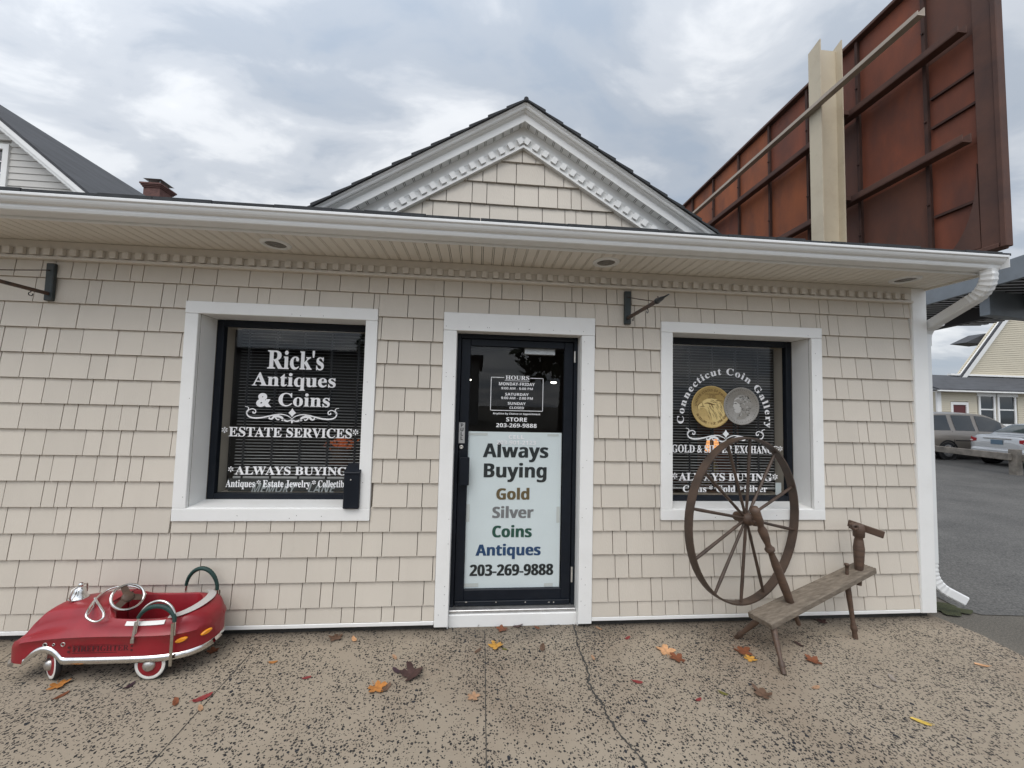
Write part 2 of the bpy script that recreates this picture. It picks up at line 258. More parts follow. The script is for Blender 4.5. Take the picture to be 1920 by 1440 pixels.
# ------------------------------------------------------------------ mesh builder
class MB:
    def __init__(s): s.v = []; s.f = []; s.m = []; s.cur = 0; s.sm = []; s.smooth = False
    def _add(s, vs, fs, sm=None):
        b = len(s.v); s.v += [tuple(p) for p in vs]
        for f in fs: s.f.append(tuple(b + i for i in f)); s.m.append(s.cur); s.sm.append(s.smooth if sm is None else sm)
        return s
    def mi(s, i): s.cur = i; return s
    def quad(s, *p): return s._add(p, [tuple(range(len(p)))])
    def box(s, x0, x1, y0, y1, z0, z1):
        return s._add([(x0, y0, z0), (x1, y0, z0), (x1, y1, z0), (x0, y1, z0), (x0, y0, z1), (x1, y0, z1), (x1, y1, z1), (x0, y1, z1)],
                      [(0, 3, 2, 1), (4, 5, 6, 7), (0, 1, 5, 4), (1, 2, 6, 5), (2, 3, 7, 6), (3, 0, 4, 7)])
    def hexa(s, p): return s._add(p, [(0, 3, 2, 1), (4, 5, 6, 7), (0, 1, 5, 4), (1, 2, 6, 5), (2, 3, 7, 6), (3, 0, 4, 7)])
    def bar(s, a, b, w, h, up=(0, 0, 1), w2=None, h2=None):
        a = Vector(a); b = Vector(b); d = (b - a).normalized(); x = d.cross(Vector(up)).normalized(); y = x.cross(d)
        P = []
        for q, ww, hh in ((a, w, h), (b, w2 or w, h2 or h)):
            P += [q - x * ww / 2 - y * hh / 2, q + x * ww / 2 - y * hh / 2, q + x * ww / 2 + y * hh / 2, q - x * ww / 2 + y * hh / 2]
        return s._add(P, [(0, 3, 2, 1), (4, 5, 6, 7), (0, 1, 5, 4), (1, 2, 6, 5), (2, 3, 7, 6), (3, 0, 4, 7)])
    def loft(s, rings, closed=True, caps=True, sm=True):
        n = len(rings[0]); vs = [p for r in rings for p in r]; fs = []
        for i in range(len(rings) - 1):
            for j in range(n if closed else n - 1):
                a = i * n + j; c = i * n + (j + 1) % n; fs.append((a, c, c + n, a + n))
        s._add(vs, fs, sm)
        if caps and closed:
            s._add(rings[0], [tuple(reversed(range(n)))], False); s._add(rings[-1], [tuple(range(n))], False)
        return s
    def tube(s, pts, r, n=10, closed=False, caps=True, flat=None):
        pts = [Vector(p) for p in pts]; m = len(pts); rs = r if isinstance(r, (list, tuple)) else [r] * m
        rings = []; ref = None
        for i, p in enumerate(pts):
            if closed: d = (pts[(i + 1) % m] - pts[i - 1])
            else: d = pts[min(i + 1, m - 1)] - pts[max(i - 1, 0)]
            d.normalize()
            if ref is None: ref = Vector((0, 0, 1)) if abs(d.z) < 0.9 else Vector((1, 0, 0))
            x = (ref - d * ref.dot(d)).normalized(); y = d.cross(x); ref = x
            rings.append([p + x * rs[i] * math.cos(2 * math.pi * k / n) + y * rs[i] * math.sin(2 * math.pi * k / n) for k in range(n)])
        if closed: rings.append(rings[0])
        return s.loft(rings, True, caps and not closed, True)
    def lathe(s, prof, a, b, n=16, caps=True):       # prof: (t along a->b in metres, radius)
        a = Vector(a); d = (Vector(b) - a).normalized(); ref = Vector((0, 0, 1)) if abs(d.z) < 0.9 else Vector((1, 0, 0))
        x = (ref - d * ref.dot(d)).normalized(); y = d.cross(x)
        return s.loft([[a + d * t + (x * math.cos(2 * math.pi * k / n) + y * math.sin(2 * math.pi * k / n)) * max(r, 1e-5) for k in range(n)] for t, r in prof], True, caps, True)
    def sphere(s, c, r, n=12, sq=(1, 1, 1)):
        c = Vector(c); rings = []
        for i in range(n + 1):
            th = math.pi * i / n; rings.append([c + Vector((r * sq[0] * math.sin(th) * math.cos(2 * math.pi * k / (2 * n)), r * sq[1] * math.sin(th) * math.sin(2 * math.pi * k / (2 * n)), r * sq[2] * math.cos(th))) for k in range(2 * n)])
        return s.loft(rings, True, False, True)
    def slab(s, poly, yb, yt, z0, z1, yback):        # polygon in (x,z), front face leans from yb at z0 to yt at z1
        fy = lambda z: yb + (yt - yb) * (z - z0) / (z1 - z0)
        n = len(poly); A = [(x, fy(z), z) for x, z in poly]; B = [(x, yback, z) for x, z in poly]
        return s._add(A + B, [tuple(range(n))] + [(i, i + n, (i + 1) % n + n, (i + 1) % n) for i in range(n)])
    def prism(s, poly, axis, a, b):                 # polygon in the two other axes, extruded along axis from a to b
        def P(q, t): return {'x': (t, q[0], q[1]), 'y': (q[0], t, q[1]), 'z': (q[0], q[1], t)}[axis]
        n = len(poly); return s._add([P(q, a) for q in poly] + [P(q, b) for q in poly], [tuple(reversed(range(n))), tuple(range(n, 2 * n))] + [(i, (i + 1) % n, (i + 1) % n + n, i + n) for i in range(n)])
    def disc(s, c, nrm, r, n=24, r2=None, up=(0, 0, 1)):
        c = Vector(c); nrm = Vector(nrm).normalized(); u = Vector(up); x = u.cross(nrm).normalized(); y = nrm.cross(x)
        return s._add([c + x * r * math.cos(2 * math.pi * k / n) + y * (r2 or r) * math.sin(2 * math.pi * k / n) for k in range(n)], [tuple(range(n))])
    def ribbon(s, pts, w, y):                        # flat ribbon in the plane y; pts (x,z); w list of widths
        P = [Vector((p[0], p[1])) for p in pts]; m = len(P); A = []; B = []
        for i in range(m):
            d = (P[min(i + 1, m - 1)] - P[max(i - 1, 0)]); d = d.normalized() if d.length else Vector((1, 0)); nn = Vector((-d.y, d.x)) * w[i] / 2
            A.append((P[i].x + nn.x, y, P[i].y + nn.y)); B.append((P[i].x - nn.x, y, P[i].y - nn.y))
        return s._add(A + B, [(i, i + 1, m + i + 1, m + i) for i in range(m - 1)])
    def xf(s, M, start=0):
        for i in range(start, len(s.v)): s.v[i] = tuple(M @ Vector(s.v[i]))
        return s
    def build(s, name, mats, parent=None, bevel=0.0, fix=True, seg=1):
        me = bpy.data.meshes.new(name); me.from_pydata(s.v, [], s.f)
        if isinstance(mats, str): mats = [mats]
        for m in mats: me.materials.append(MATS[m])
        me.polygons.foreach_set('material_index', s.m); me.polygons.foreach_set('use_smooth', s.sm)
        if fix:
            bm = bmesh.new(); bm.from_mesh(me); bmesh.ops.recalc_face_normals(bm, faces=bm.faces[:]); bm.to_mesh(me); bm.free()
        me.update()
        o = bpy.data.objects.new(name, me); COL.objects.link(o)
        if parent: o.parent = parent
        if bevel:
            b = o.modifiers.new('bevel', 'BEVEL'); b.width = bevel; b.segments = seg; b.limit_method = 'ANGLE'; b.angle_limit = rad(40)
        return o

def tag(o, label=None, cat=None, group=None, kind=None):
    for k, v in (('label', label), ('category', cat), ('group', group), ('kind', kind)):
        if v: o[k] = v
    return o
def empty(name, loc=(0, 0, 0), rz=0.0):
    o = bpy.data.objects.new(name, None); COL.objects.link(o); o.location = loc; o.rotation_euler = (0, 0, rz); o.empty_display_size = 0.1; return o
def copy_tree(o, parent=None):
    c = o.copy(); COL.objects.link(c)
    if parent: c.parent = parent
    for ch in list(o.children): copy_tree(ch, c)
    return c
def lerp(a, b, t): return a + (b - a) * t
def clip_poly(poly, lines):                          # keep the side a*x+b*z<=c
    for a, b, c in lines:
        out = []
        for i in range(len(poly)):
            p, q = poly[i], poly[(i + 1) % len(poly)]; dp = a * p[0] + b * p[1] - c; dq = a * q[0] + b * q[1] - c
            if dp <= 0: out.append(p)
            if (dp < 0 < dq) or (dq < 0 < dp): t = dp / (dp - dq); out.append((lerp(p[0], q[0], t), lerp(p[1], q[1], t)))
        poly = out
        if len(poly) < 3: return []
    return poly

# ------------------------------------------------------------------ lettering (built-in font, turned into mesh)
def conv(s, style):
    U, Lo, D = {'serif': (0x1d400, 0x1d41a, 0x1d7ce), 'bold': (0x1d5d4, 0x1d5ee, 0x1d7ec), 'italic': (0x1d63c, 0x1d656, 0x1d7ec), 'plain': (0, 0, 0)}[style]
    if not U: return s
    return ''.join(chr(U + ord(c) - 65) if 'A' <= c <= 'Z' else chr(Lo + ord(c) - 97) if 'a' <= c <= 'z' else chr(D + ord(c) - 48) if c.isdigit() else c for c in s)
_tcache = {}; _glyphs = {}
ALPHABET = {'serif': "RickAntquesCoTESVIALWYBUNGJrlbDX&'HOgdwyFaKv", 'bold': "HOURSMNDAYFITCLEPWKGBVQZ0123456789-:.*'AlwaysBuingGoldSvrCtqeAnytimbhcpPXJ", 'plain': '&H'}
def glyph_table(style, off):
    if (style, off) in _glyphs: return _glyphs[style, off]
    alpha = ''.join(dict.fromkeys(ALPHABET[style]))
    cu = bpy.data.curves.new('t', 'FONT'); cu.size = 1.0; cu.offset = off; cu.resolution_u = 4; cu.space_line = 5
    cu.body = '\n'.join(conv(c, style) + '|' for c in alpha) + '\n|'
    o = bpy.data.objects.new('t', cu); me = bpy.data.meshes.new_from_object(o)
    n = len(alpha) + 1; co = [(v.co.x, v.co.y) for v in me.vertices]; row = [min(n - 1, max(0, round((0.3 - y) / LINE))) for x, y in co]
    rows = [[i for i in range(len(co)) if row[i] == r] for r in range(n)]; bar = [co[i][0] for i in rows[-1]]; b0, b1 = min(bar), max(bar)
    faces = [[] for _ in range(n)]
    for p in me.polygons: faces[row[p.vertices[0]]].append(tuple(p.vertices))
    tab = {}
    for r, c in enumerate(alpha):
        right = max(co[i][0] for i in rows[r]); lim = right - (b1 - b0) - 1e-4; idx = {}; V = []; F = []
        for f in faces[r]:
            if min(co[i][0] for i in f) >= lim: continue
            for i in f:
                if i not in idx: idx[i] = len(V); V.append((co[i][0], co[i][1] + r * LINE))
            F.append(tuple(idx[i] for i in f))
        tab[c] = (V, F, right - b1)
    bpy.data.objects.remove(o); bpy.data.curves.remove(cu); bpy.data.meshes.remove(me)
    _glyphs[style, off] = tab; return tab
LINE = 5.0
def text_geo(s, style, off=0.0):
    key = (s, style, off)
    if key not in _tcache:
        tab = glyph_table(style, off); V = []; F = []; x = 0.0
        for c in s:
            if c == ' ': x += 0.26; continue
            gv, gf, adv = tab[c]; b = len(V); V += [(vx + x, vy) for vx, vy in gv]; F += [tuple(b + i for i in f) for f in gf]; x += adv
        _tcache[key] = (V, F)
    return _tcache[key]
def cap_h(style, off=0.0): V, _ = text_geo('H', style, off); return max(v[1] for v in V)
def put_text(mb, s, style, u0, u1, vb, vc, y, off=0.0, shear=0.0):   # px span of the line, its baseline and cap height at mid-line, on plane y
    V, F = text_geo(s, style, off); um = (u0 + u1) / 2
    x0, x1 = aty(u0, vb, y).x, aty(u1, vb, y).x; zb, zt = aty(um, vb, y).z, aty(um, vc, y).z
    a = min(v[0] for v in V); b = max(v[0] for v in V); ch = cap_h(style, off)
    sx = (x1 - x0) / (b - a); sz = (zt - zb) / ch
    mb._add([(x0 + (vx - a) * sx + shear * (vy * sz), y, zb + vy * sz) for vx, vy in V], F)
def arc_text(mb, s, style, c, rx, rz, a0, a1, h, y, off=0.0, wide=1.0):   # along an ellipse from angle a0 to a1 (degrees, clockwise)
    tab = glyph_table(style, off); pos = [0.0]
    for c_ in s: pos.append(pos[-1] + (0.26 if c_ == ' ' else tab[c_][2]))
    tot = pos[-1]; sz = h / cap_h(style, off)
    for i, ch in enumerate(s):
        if ch == ' ': continue
        V, F = text_geo(ch, style, off); w = (min(v[0] for v in V) + max(v[0] for v in V)) / 2
        a = rad(lerp(a0, a1, (pos[i] + w) / tot)); px, pz = c[0] + rx * math.cos(a), c[1] + rz * math.sin(a)
        tx, tz = rx * math.sin(a), -rz * math.cos(a); l = math.hypot(tx, tz); tx, tz = tx / l, tz / l; nx, nz = -tz, tx
        mb._add([(px + (vx - w) * sz * wide * tx + vy * sz * nx, y, pz + (vx - w) * sz * wide * tz + vy * sz * nz) for vx, vy in V], F)
def petal_star(mb, u, v, rpx, y):
    c = aty(u, v, y); r = (aty(u, v - rpx, y) - c).length
    for k in range(6):
        a = k * math.pi / 3 + math.pi / 2; d = Vector((math.cos(a), math.sin(a))); n = Vector((-d.y, d.x))
        mb._add([(c.x + p.x, y, c.z + p.y) for p in (d * r * 0.12, d * r * 0.6 + n * r * 0.2, d * r * 0.9 + n * r * 0.17, d * r, d * r * 0.9 - n * r * 0.17, d * r * 0.6 - n * r * 0.2)], [tuple(range(6))])
def spline(P, n=6):
    out = []
    for i in range(len(P) - 1):
        p0, p1, p2, p3 = P[max(i - 1, 0)], P[i], P[i + 1], P[min(i + 2, len(P) - 1)]
        for k in range(n):
            t = k / n; out.append(tuple(0.5 * (2 * p1[j] + (p2[j] - p0[j]) * t + (2 * p0[j] - 5 * p1[j] + 4 * p2[j] - p3[j]) * t * t + (3 * p1[j] - p0[j] - 3 * p2[j] + p3[j]) * t ** 3) for j in range(len(p1))))
    out.append(tuple(P[-1])); return out
def flourish(mb, u0, u1, vtop0, vtop1, y):           # scroll ornament between two tips; drawn on an 845 x 155 grid
    A = aty(u0, vtop0, y); B = aty(u1, vtop1, y); s = (B.x - A.x) / 845; zt = (A.z + B.z) / 2
    W = lambda px, pz: (A.x + (px - 285) * s, zt - (pz - 600) * s)
    def rib(pts, w0, w1, w2):
        for mir in (False, True):
            q = [(1415 - p[0] if mir else p[0], p[1]) for p in pts]; sp = spline([W(*p) for p in q]); m = len(sp)
            ws = [s * (lerp(w0, w1, 2 * i / (m - 1)) if i < m / 2 else lerp(w1, w2, 2 * i / (m - 1) - 1)) for i in range(m)]
            mb.ribbon(sp, ws, y)
    rib([(285, 592), (312, 600), (318, 618), (302, 645), (318, 682), (365, 698), (430, 695), (500, 680), (560, 665), (620, 660), (670, 674), (708, 700)], 5, 15, 6)
    rib([(304, 652), (322, 626), (352, 614), (380, 628), (378, 650), (360, 652), (358, 638)], 8, 9, 12)
    rib([(708, 706), (675, 722), (645, 716), (615, 690), (580, 678), (548, 684), (528, 704), (505, 700), (508, 688)], 6, 24, 10)
    rib([(560, 690), (575, 708), (590, 712), (592, 702)], 12, 10, 8)
    rib([(640, 700), (628, 716), (612, 714)], 14, 9, 5)
    for pts in ([(708, 600), (720, 622), (742, 645), (722, 664), (708, 684), (694, 664), (674, 645), (696, 622)], [(708, 700), (722, 722), (710, 748), (698, 722)]):
        mb._add([(W(*p)[0], y, W(*p)[1]) for p in pts], [tuple(range(len(pts)))])
# ------------------------------------------------------------------ ground
def sheet(name, poly, z, m):
    mb = MB(); mb.quad(*[(x, y, z) for x, y in poly]); return tag(mb.build(name, m, fix=False), kind='structure')
sheet('ground', [(-400, -400), (400, -400), (400, 600), (-400, 600)], -0.012, 'asphalt_old')
e0, e1, e2 = atz(1757, 1157), atz(1840, 1190), atz(1920, 1231)
far_e = e2 + (e2 - e1) * 4
pv = MB(); pv.quad((-9, -6.5, 0), (far_e.x, -6.5, 0), (far_e.x, far_e.y, 0), tuple(e2), tuple(e1), tuple(e0), (e0.x - 0.02, 0.35, 0), (-9, 0.35, 0))
pv.mi(1)
def crack(mb, pts, w, z, jit):
    P = []
    for i in range(len(pts) - 1):
        for k in range(7): P.append(pts[i].lerp(pts[i + 1], k / 7))
    P.append(pts[-1]); A = []; B = []
    for i, p in enumerate(P):
        d = (P[min(i + 1, len(P) - 1)] - P[max(i - 1, 0)]).normalized(); n = Vector((-d.y, d.x, 0)); o = n * random.uniform(-jit, jit)
        ww = w * random.uniform(0.45, 1.5); A.append((p.x + o.x + n.x * ww, p.y + o.y + n.y * ww, z)); B.append((p.x + o.x - n.x * ww, p.y + o.y - n.y * ww, z))
    m = len(P); mb._add(A + B, [(i, i + 1, m + i + 1, m + i) for i in range(m - 1)])
crack(pv, [atz(*p) for p in [(1073, 1160), (1078, 1180), (1084, 1212), (1092, 1232), (1104, 1262), (1103, 1280), (1117, 1303), (1133, 1325), (1140, 1348), (1160, 1372), (1178, 1395), (1195, 1414), (1222, 1452), (1250, 1500)]], 0.0058, 0.0025, 0.007)
crack(pv, [atz(*p) for p in [(1067, 1168), (1040, 1173), (1025, 1171)]], 0.003, 0.0025, 0.003)
pv.mi(2)
for a, b in (((909, 1182), (912, 1460)), ((478, 1216), (260, 1458)), ((0, 1240), (40, 1212))):
    crack(pv, [atz(*a).lerp(atz(*b), i / 5) for i in range(6)], 0.0024, 0.002, 0.0008)
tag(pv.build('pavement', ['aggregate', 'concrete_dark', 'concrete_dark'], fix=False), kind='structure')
b0, b1, b2, b3 = atz(1757, 1118), atz(1800, 1140), atz(1840, 1151), atz(1920, 1153)
b4 = b3 + (b3 - b2) * 6
sheet('parking_lot', [tuple(b0)[:2], tuple(b1)[:2], tuple(b2)[:2], tuple(b3)[:2], tuple(b4)[:2], (70, b4.y), (70, 30), (4.2, 30)], -0.006, 'asphalt')
ms = MB()
c = atz(1780, 1142)
ms.quad(*[(c.x + math.cos(a) * random.uniform(0.10, 0.24), c.y + math.sin(a) * random.uniform(0.06, 0.13), 0.003) for a in [k * 2 * math.pi / 22 for k in range(22)]])
tag(ms.build('moss', 'moss', fix=False), kind='stuff')

# ------------------------------------------------------------------ the shop
shop = tag(empty('shop_building', (0, 0, 0)), 'low shop clad in beige shingles with white trim, lettered windows and a black door', 'shop')
XL, XR = -7.0, 3.77
G0 = 0.045
WIN = [(-2.017, -0.85, 0.88, 2.258), (1.527, 2.713, 0.874, 2.262)]
TRM = [(-2.106, -0.764, 0.791, 2.346), (1.431, 2.806, 0.791, 2.346)]
DOOR = (-0.176, 0.789, 0.0, 2.208); DTRM = (-0.277, 0.893, 0.03, 2.346)
GX, GS, GZ = 0.296, 0.615, 3.69                      # gable apex
holes = [TRM[0], TRM[1], (DTRM[0], DTRM[1], -1, DTRM[3])]
sh = MB()
def shingle_course(mb, zb, ztop, x0, x1, cuts=(), lines=()):
    if ztop - zb < 0.012: return
    x = x0 - random.random() * 0.2
    while x < x1:
        w = random.choice((0.085, 0.11, 0.135, 0.16, 0.19, 0.225, 0.25)) * random.uniform(0.94, 1.06)
        a, b = max(x, x0), min(x + w - 0.0055, x1); x += w
        if b - a < 0.012: continue
        spans = [(a, b, zb, ztop)]
        for (h0, h1, g0, g1) in cuts:
            nxt = []
            for (p, q, c, d) in spans:
                if q <= h0 or p >= h1 or d <= g0 or c >= g1: nxt.append((p, q, c, d)); continue
                if p < h0: nxt.append((p, h0 - 0.003, c, d))
                if q > h1: nxt.append((h1 + 0.003, q, c, d))
                if c < g0: nxt.append((max(p, h0), min(q, h1), c, g0 - 0.003))
                if d > g1: nxt.append((max(p, h0), min(q, h1), g1 + 0.003, d))
            spans = nxt
        j = random.uniform(-0.0012, 0.0012)
        for (p, q, c, d) in spans:
            if q - p < 0.008 or d - c < 0.008: continue
            poly = [(p, c), (q, c), (q, d), (p, d)]
            if lines: poly = clip_poly(poly, lines)
            if len(poly) > 2: mb.slab(poly, -0.010 + j, 0.007 + j, zb, zb + 0.18, 0.016)
for k in range(-2, 15):
    zb = 2.294 - 0.1758 * (12 - k)
    shingle_course(sh, max(zb, G0 + 0.03), min(zb + 0.1738, 2.592), XL, 3.63, holes)
sh.build('shingle_siding', 'shingle', shop)
gsh = MB()
for k in range(8):
    zb = 2.84 + 0.0 + 0.1758 * k + 0.023
    shingle_course(gsh, zb, zb + 0.1738, -1.3, 1.9, (), [(GS, 1, GS * GX + GZ), (-GS, 1, -GS * GX + GZ)])
gsh.build('gable_siding', 'shingle', shop)
# core wall, foundation, interior
wl = MB()
xs = [XL, WIN[0][0] - 0.001, WIN[0][1] + 0.001, DOOR[0] - 0.03, DOOR[1] + 0.03, WIN[1][0] - 0.001, WIN[1][1] + 0.001, XR - 0.002]
for i in (0, 2, 4, 6): wl.box(xs[i], xs[i + 1], 0.017, 0.34, G0, 2.72)
for w in WIN: wl.box(w[0], w[1], 0.017, 0.34, G0, w[2] - 0.02); wl.box(w[0], w[1], 0.017, 0.34, w[3] + 0.02, 2.72)
wl.box(xs[3], xs[4], 0.017, 0.34, DOOR[3] + 0.02, 2.72)
wl.box(XR - 0.1, XR - 0.003, 0.341, 4.5, G0, 2.9); wl.box(XL, XL + 0.1, 0.341, 4.5, G0, 2.9); wl.box(XL, XR - 0.003, 4.4, 4.499, G0, 2.9)
wl.prism([(GX - 1.45, 2.80), (GX + 1.45, 2.80), (GX, 3.80 - 0.03)], 'y', 0.018, 0.2)
wl.build('wall', 'wall_core', shop)
MB().box(XL, DOOR[0] - 0.02, 0.03, 0.3, -0.05, G0).box(DOOR[1] + 0.02, XR - 0.03, 0.03, 0.3, -0.05, G0).build('foundation', 'concrete_dark', shop)
rm = MB(); rm.box(-3.4, 3.6, 4.2, 4.3, 0.11, 2.68).box(-3.5, -3.4, 0.345, 4.3, 0.11, 2.68).box(3.55, 3.65, 0.345, 4.3, 0.11, 2.68); rm.build('interior_wall', 'interior', shop)
MB().box(-3.4, 3.6, 0.345, 4.2, 2.66, 2.70).build('interior_ceiling', 'interior', shop)
MB().quad((-3.3, 0.36, 0.13), (3.5, 0.36, 0.13), (3.5, 4.2, 0.13), (-3.3, 4.2, 0.13)).build('interior_floor', 'interior_floor', shop, fix=False)
bt = MB(); bt.box(XL, DTRM[0] - 0.002, -0.012, 0.012, G0, G0 + 0.027); bt.box(DTRM[1] + 0.002, 3.628, -0.012, 0.012, G0, G0 + 0.027); bt.build('base_trim', 'trim_white', shop, bevel=0.003)
cb = MB(); cb.box(3.63, XR, -0.016, 0.016, 0.046, 2.722); cb.box(XR - 0.017, XR + 0.004, 0.017, 0.12, 0.048, 2.72); cb.box(3.634, 3.648, -0.020, -0.0165, 0.05, 2.60); cb.build('corner_board', 'trim_white', shop, bevel=0.004)

# windows
def window(op, tr):
    w = MB(); x0, x1, z0, z1 = tr; a, b, c, d = op
    w.box(x0, x1, -0.018, 0.016, d, z1); w.box(x0, a, -0.016, 0.016, c, d - 0.001); w.box(b, x1, -0.016, 0.016, c, d - 0.001); w.box(x0, x1, -0.018, 0.016, z0, c - 0.001)
    w.box(a - 0.012, a, 0.017, 0.19, c, d); w.box(b, b + 0.012, 0.017, 0.19, c, d); w.box(a - 0.012, b + 0.012, 0.017, 0.19, d + 0.0005, d + 0.012)
    w.mi(1)
    for _ in range(13):
        side = random.random()
        if side < 0.5: p = (lerp(x0, x1, random.random()), random.choice((z1 - random.uniform(0.06, 0.075), z0 + random.uniform(0.02, 0.04))))
        else: p = (random.choice((x0 + 0.07, b + 0.03)), lerp(c, d, random.random()))
        w.disc((p[0], -0.0187, p[1]), (0, -1, 0), 0.0028, 8)
    win = w.build('window', ['trim_white', 'dot_dark'], shop, bevel=0.003)
    s = MB(); s.hexa([(a, 0.0, c - 0.0008), (b, 0.0, c - 0.0008), (b, 0.2, c - 0.0008), (a, 0.2, c - 0.0008), (a, 0.0, c + 0.003), (b, 0.0, c + 0.003), (b, 0.2, c + 0.014), (a, 0.2, c + 0.014)])
    s.build('sill', 'trim_white', win)
    f = MB(); t = 0.05; q = c + 0.012
    f.box(a, a + t, 0.19, 0.24, q, d); f.box(b - t, b, 0.19, 0.24, q, d); f.box(a + t, b - t, 0.19, 0.24, d - t, d); f.box(a + t, b - t, 0.19, 0.24, q, q + t * 0.9)
    f.build('frame', 'black_frame', win, bevel=0.004)
    MB().quad((a + t - 0.005, 0.215, q + t * 0.85), (b - t + 0.005, 0.215, q + t * 0.85), (b - t + 0.005, 0.215, d - t + 0.005), (a + t - 0.005, 0.215, d - t + 0.005)).build('pane', 'pane_glass', win, fix=False)
    j = MB(); j.box(a + 0.02, a + 0.045, 0.241, 0.34, c, d - 0.03); j.box(b - 0.045, b - 0.02, 0.241, 0.34, c, d - 0.03); j.box(a + 0.02, b - 0.02, 0.241, 0.34, d - 0.05, d - 0.03); j.box(a + 0.02, b - 0.02, 0.241, 0.42, c - 0.01, c + 0.05)
    j.build('jamb', 'jamb_tan', win)
    return win
winL = window(WIN[0], TRM[0]); winR = window(WIN[1], TRM[1])
YT = 0.2135
def Z8(x, y): return (x / 4.8 + 400, y / 4.8 + 640)
def T8(mb, s, st, x0, x1, b, c, y=YT, off=0.008, shear=0.0): u0, vb = Z8(x0, b); u1, vc = Z8(x1, c); m_ = MB(); put_text(m_, s, st, u0, u1, vb, vc, y, off, shear); m_.build('lettering', 'vinyl_letter', winL, fix=False)
tl = MB()
T8(tl, "Rick's", 'serif', 483, 993, 250, 88); T8(tl, 'Antiques', 'serif', 345, 1100, 405, 288)
T8(tl, '&', 'plain', 383, 522, 582, 463, off=0.05); T8(tl, 'Coins', 'serif', 583, 1047, 585, 470)
T8(tl, 'ESTATE SERVICES', 'serif', 135, 1246, 862, 779); T8(tl, 'ALWAYS BUYING', 'serif', 192, 1203, 1201, 1129)
T8(tl, 'Antiques', 'serif', 108, 372, 1311, 1247); T8(tl, 'Estate Jewelry', 'serif', 443, 870, 1312, 1250); T8(tl, 'Collectibles', 'serif', 940, 1246, 1313, 1252)
for (x, y, r) in ((102, 797, 28), (1280, 818, 28), (157, 1150, 26), (1241, 1148, 24), (408, 1268, 20), (905, 1270, 20)): m_ = MB(); petal_star(m_, *Z8(x, y), r / 4.8, YT); m_.build('asterisk', 'vinyl_letter', winL, fix=False)
flourish(tl, *[Z8(285, 0)[0], Z8(1130, 0)[0]], Z8(0, 592)[1], Z8(0, 610)[1], YT)
tl.build('scroll_ornament', 'vinyl_letter', winL, fix=False)
def Z5(x, y): return (x / 3.429 + 1220, y / 3.429 + 580)
def T5(mb, s, st, x0, x1, b, c, off=0.008): u0, vb = Z5(x0, b); u1, vc = Z5(x1, c); m_ = MB(); put_text(m_, s, st, u0, u1, vb, vc, YT, off); m_.build('lettering', 'vinyl_letter', winR, fix=False)
tr_ = MB()
T5(tr_, 'GOLD & SILVER EXCHANGE', 'serif', 137, 818, 923, 875); T5(tr_, 'ALWAYS BUYING', 'serif', 180, 780, 1102, 1054); T5(tr_, 'Coins', 'serif', 207, 358, 1174, 1133); T5(tr_, 'Gold', 'serif', 422, 545, 1174, 1133); T5(tr_, 'Silver', 'serif', 603, 750, 1174, 1133)
for (x, y, r) in ((118, 895, 18), (833, 896, 18), (155, 1070, 20), (800, 1077, 20), (388, 1146, 14), (580, 1150, 14)): m_ = MB(); petal_star(m_, *Z5(x, y), r / 3.429, YT); m_.build('asterisk', 'vinyl_letter', winR, fix=False)
flourish(tr_, Z5(226, 0)[0], Z5(735, 0)[0], Z5(0, 766)[1], Z5(0, 780)[1], YT)
cA = aty(*Z5(475, 712), YT); pT = aty(*Z5(480, 420), YT); pL = aty(*Z5(212, 712), YT); pR = aty(*Z5(740, 712), YT)
tr_.build('scroll_ornament', 'vinyl_letter', winR, fix=False); tr_ = MB()
arc_text(tr_, 'Connecticut Coin Gallery', 'serif', ((pL.x + pR.x) / 2, cA.z), (pR.x - pL.x) / 2, pT.z - cA.z, 187, -9, 0.057, YT, 0.008, 1.22)
tr_.build('lettering', 'vinyl_letter', winR, fix=False)

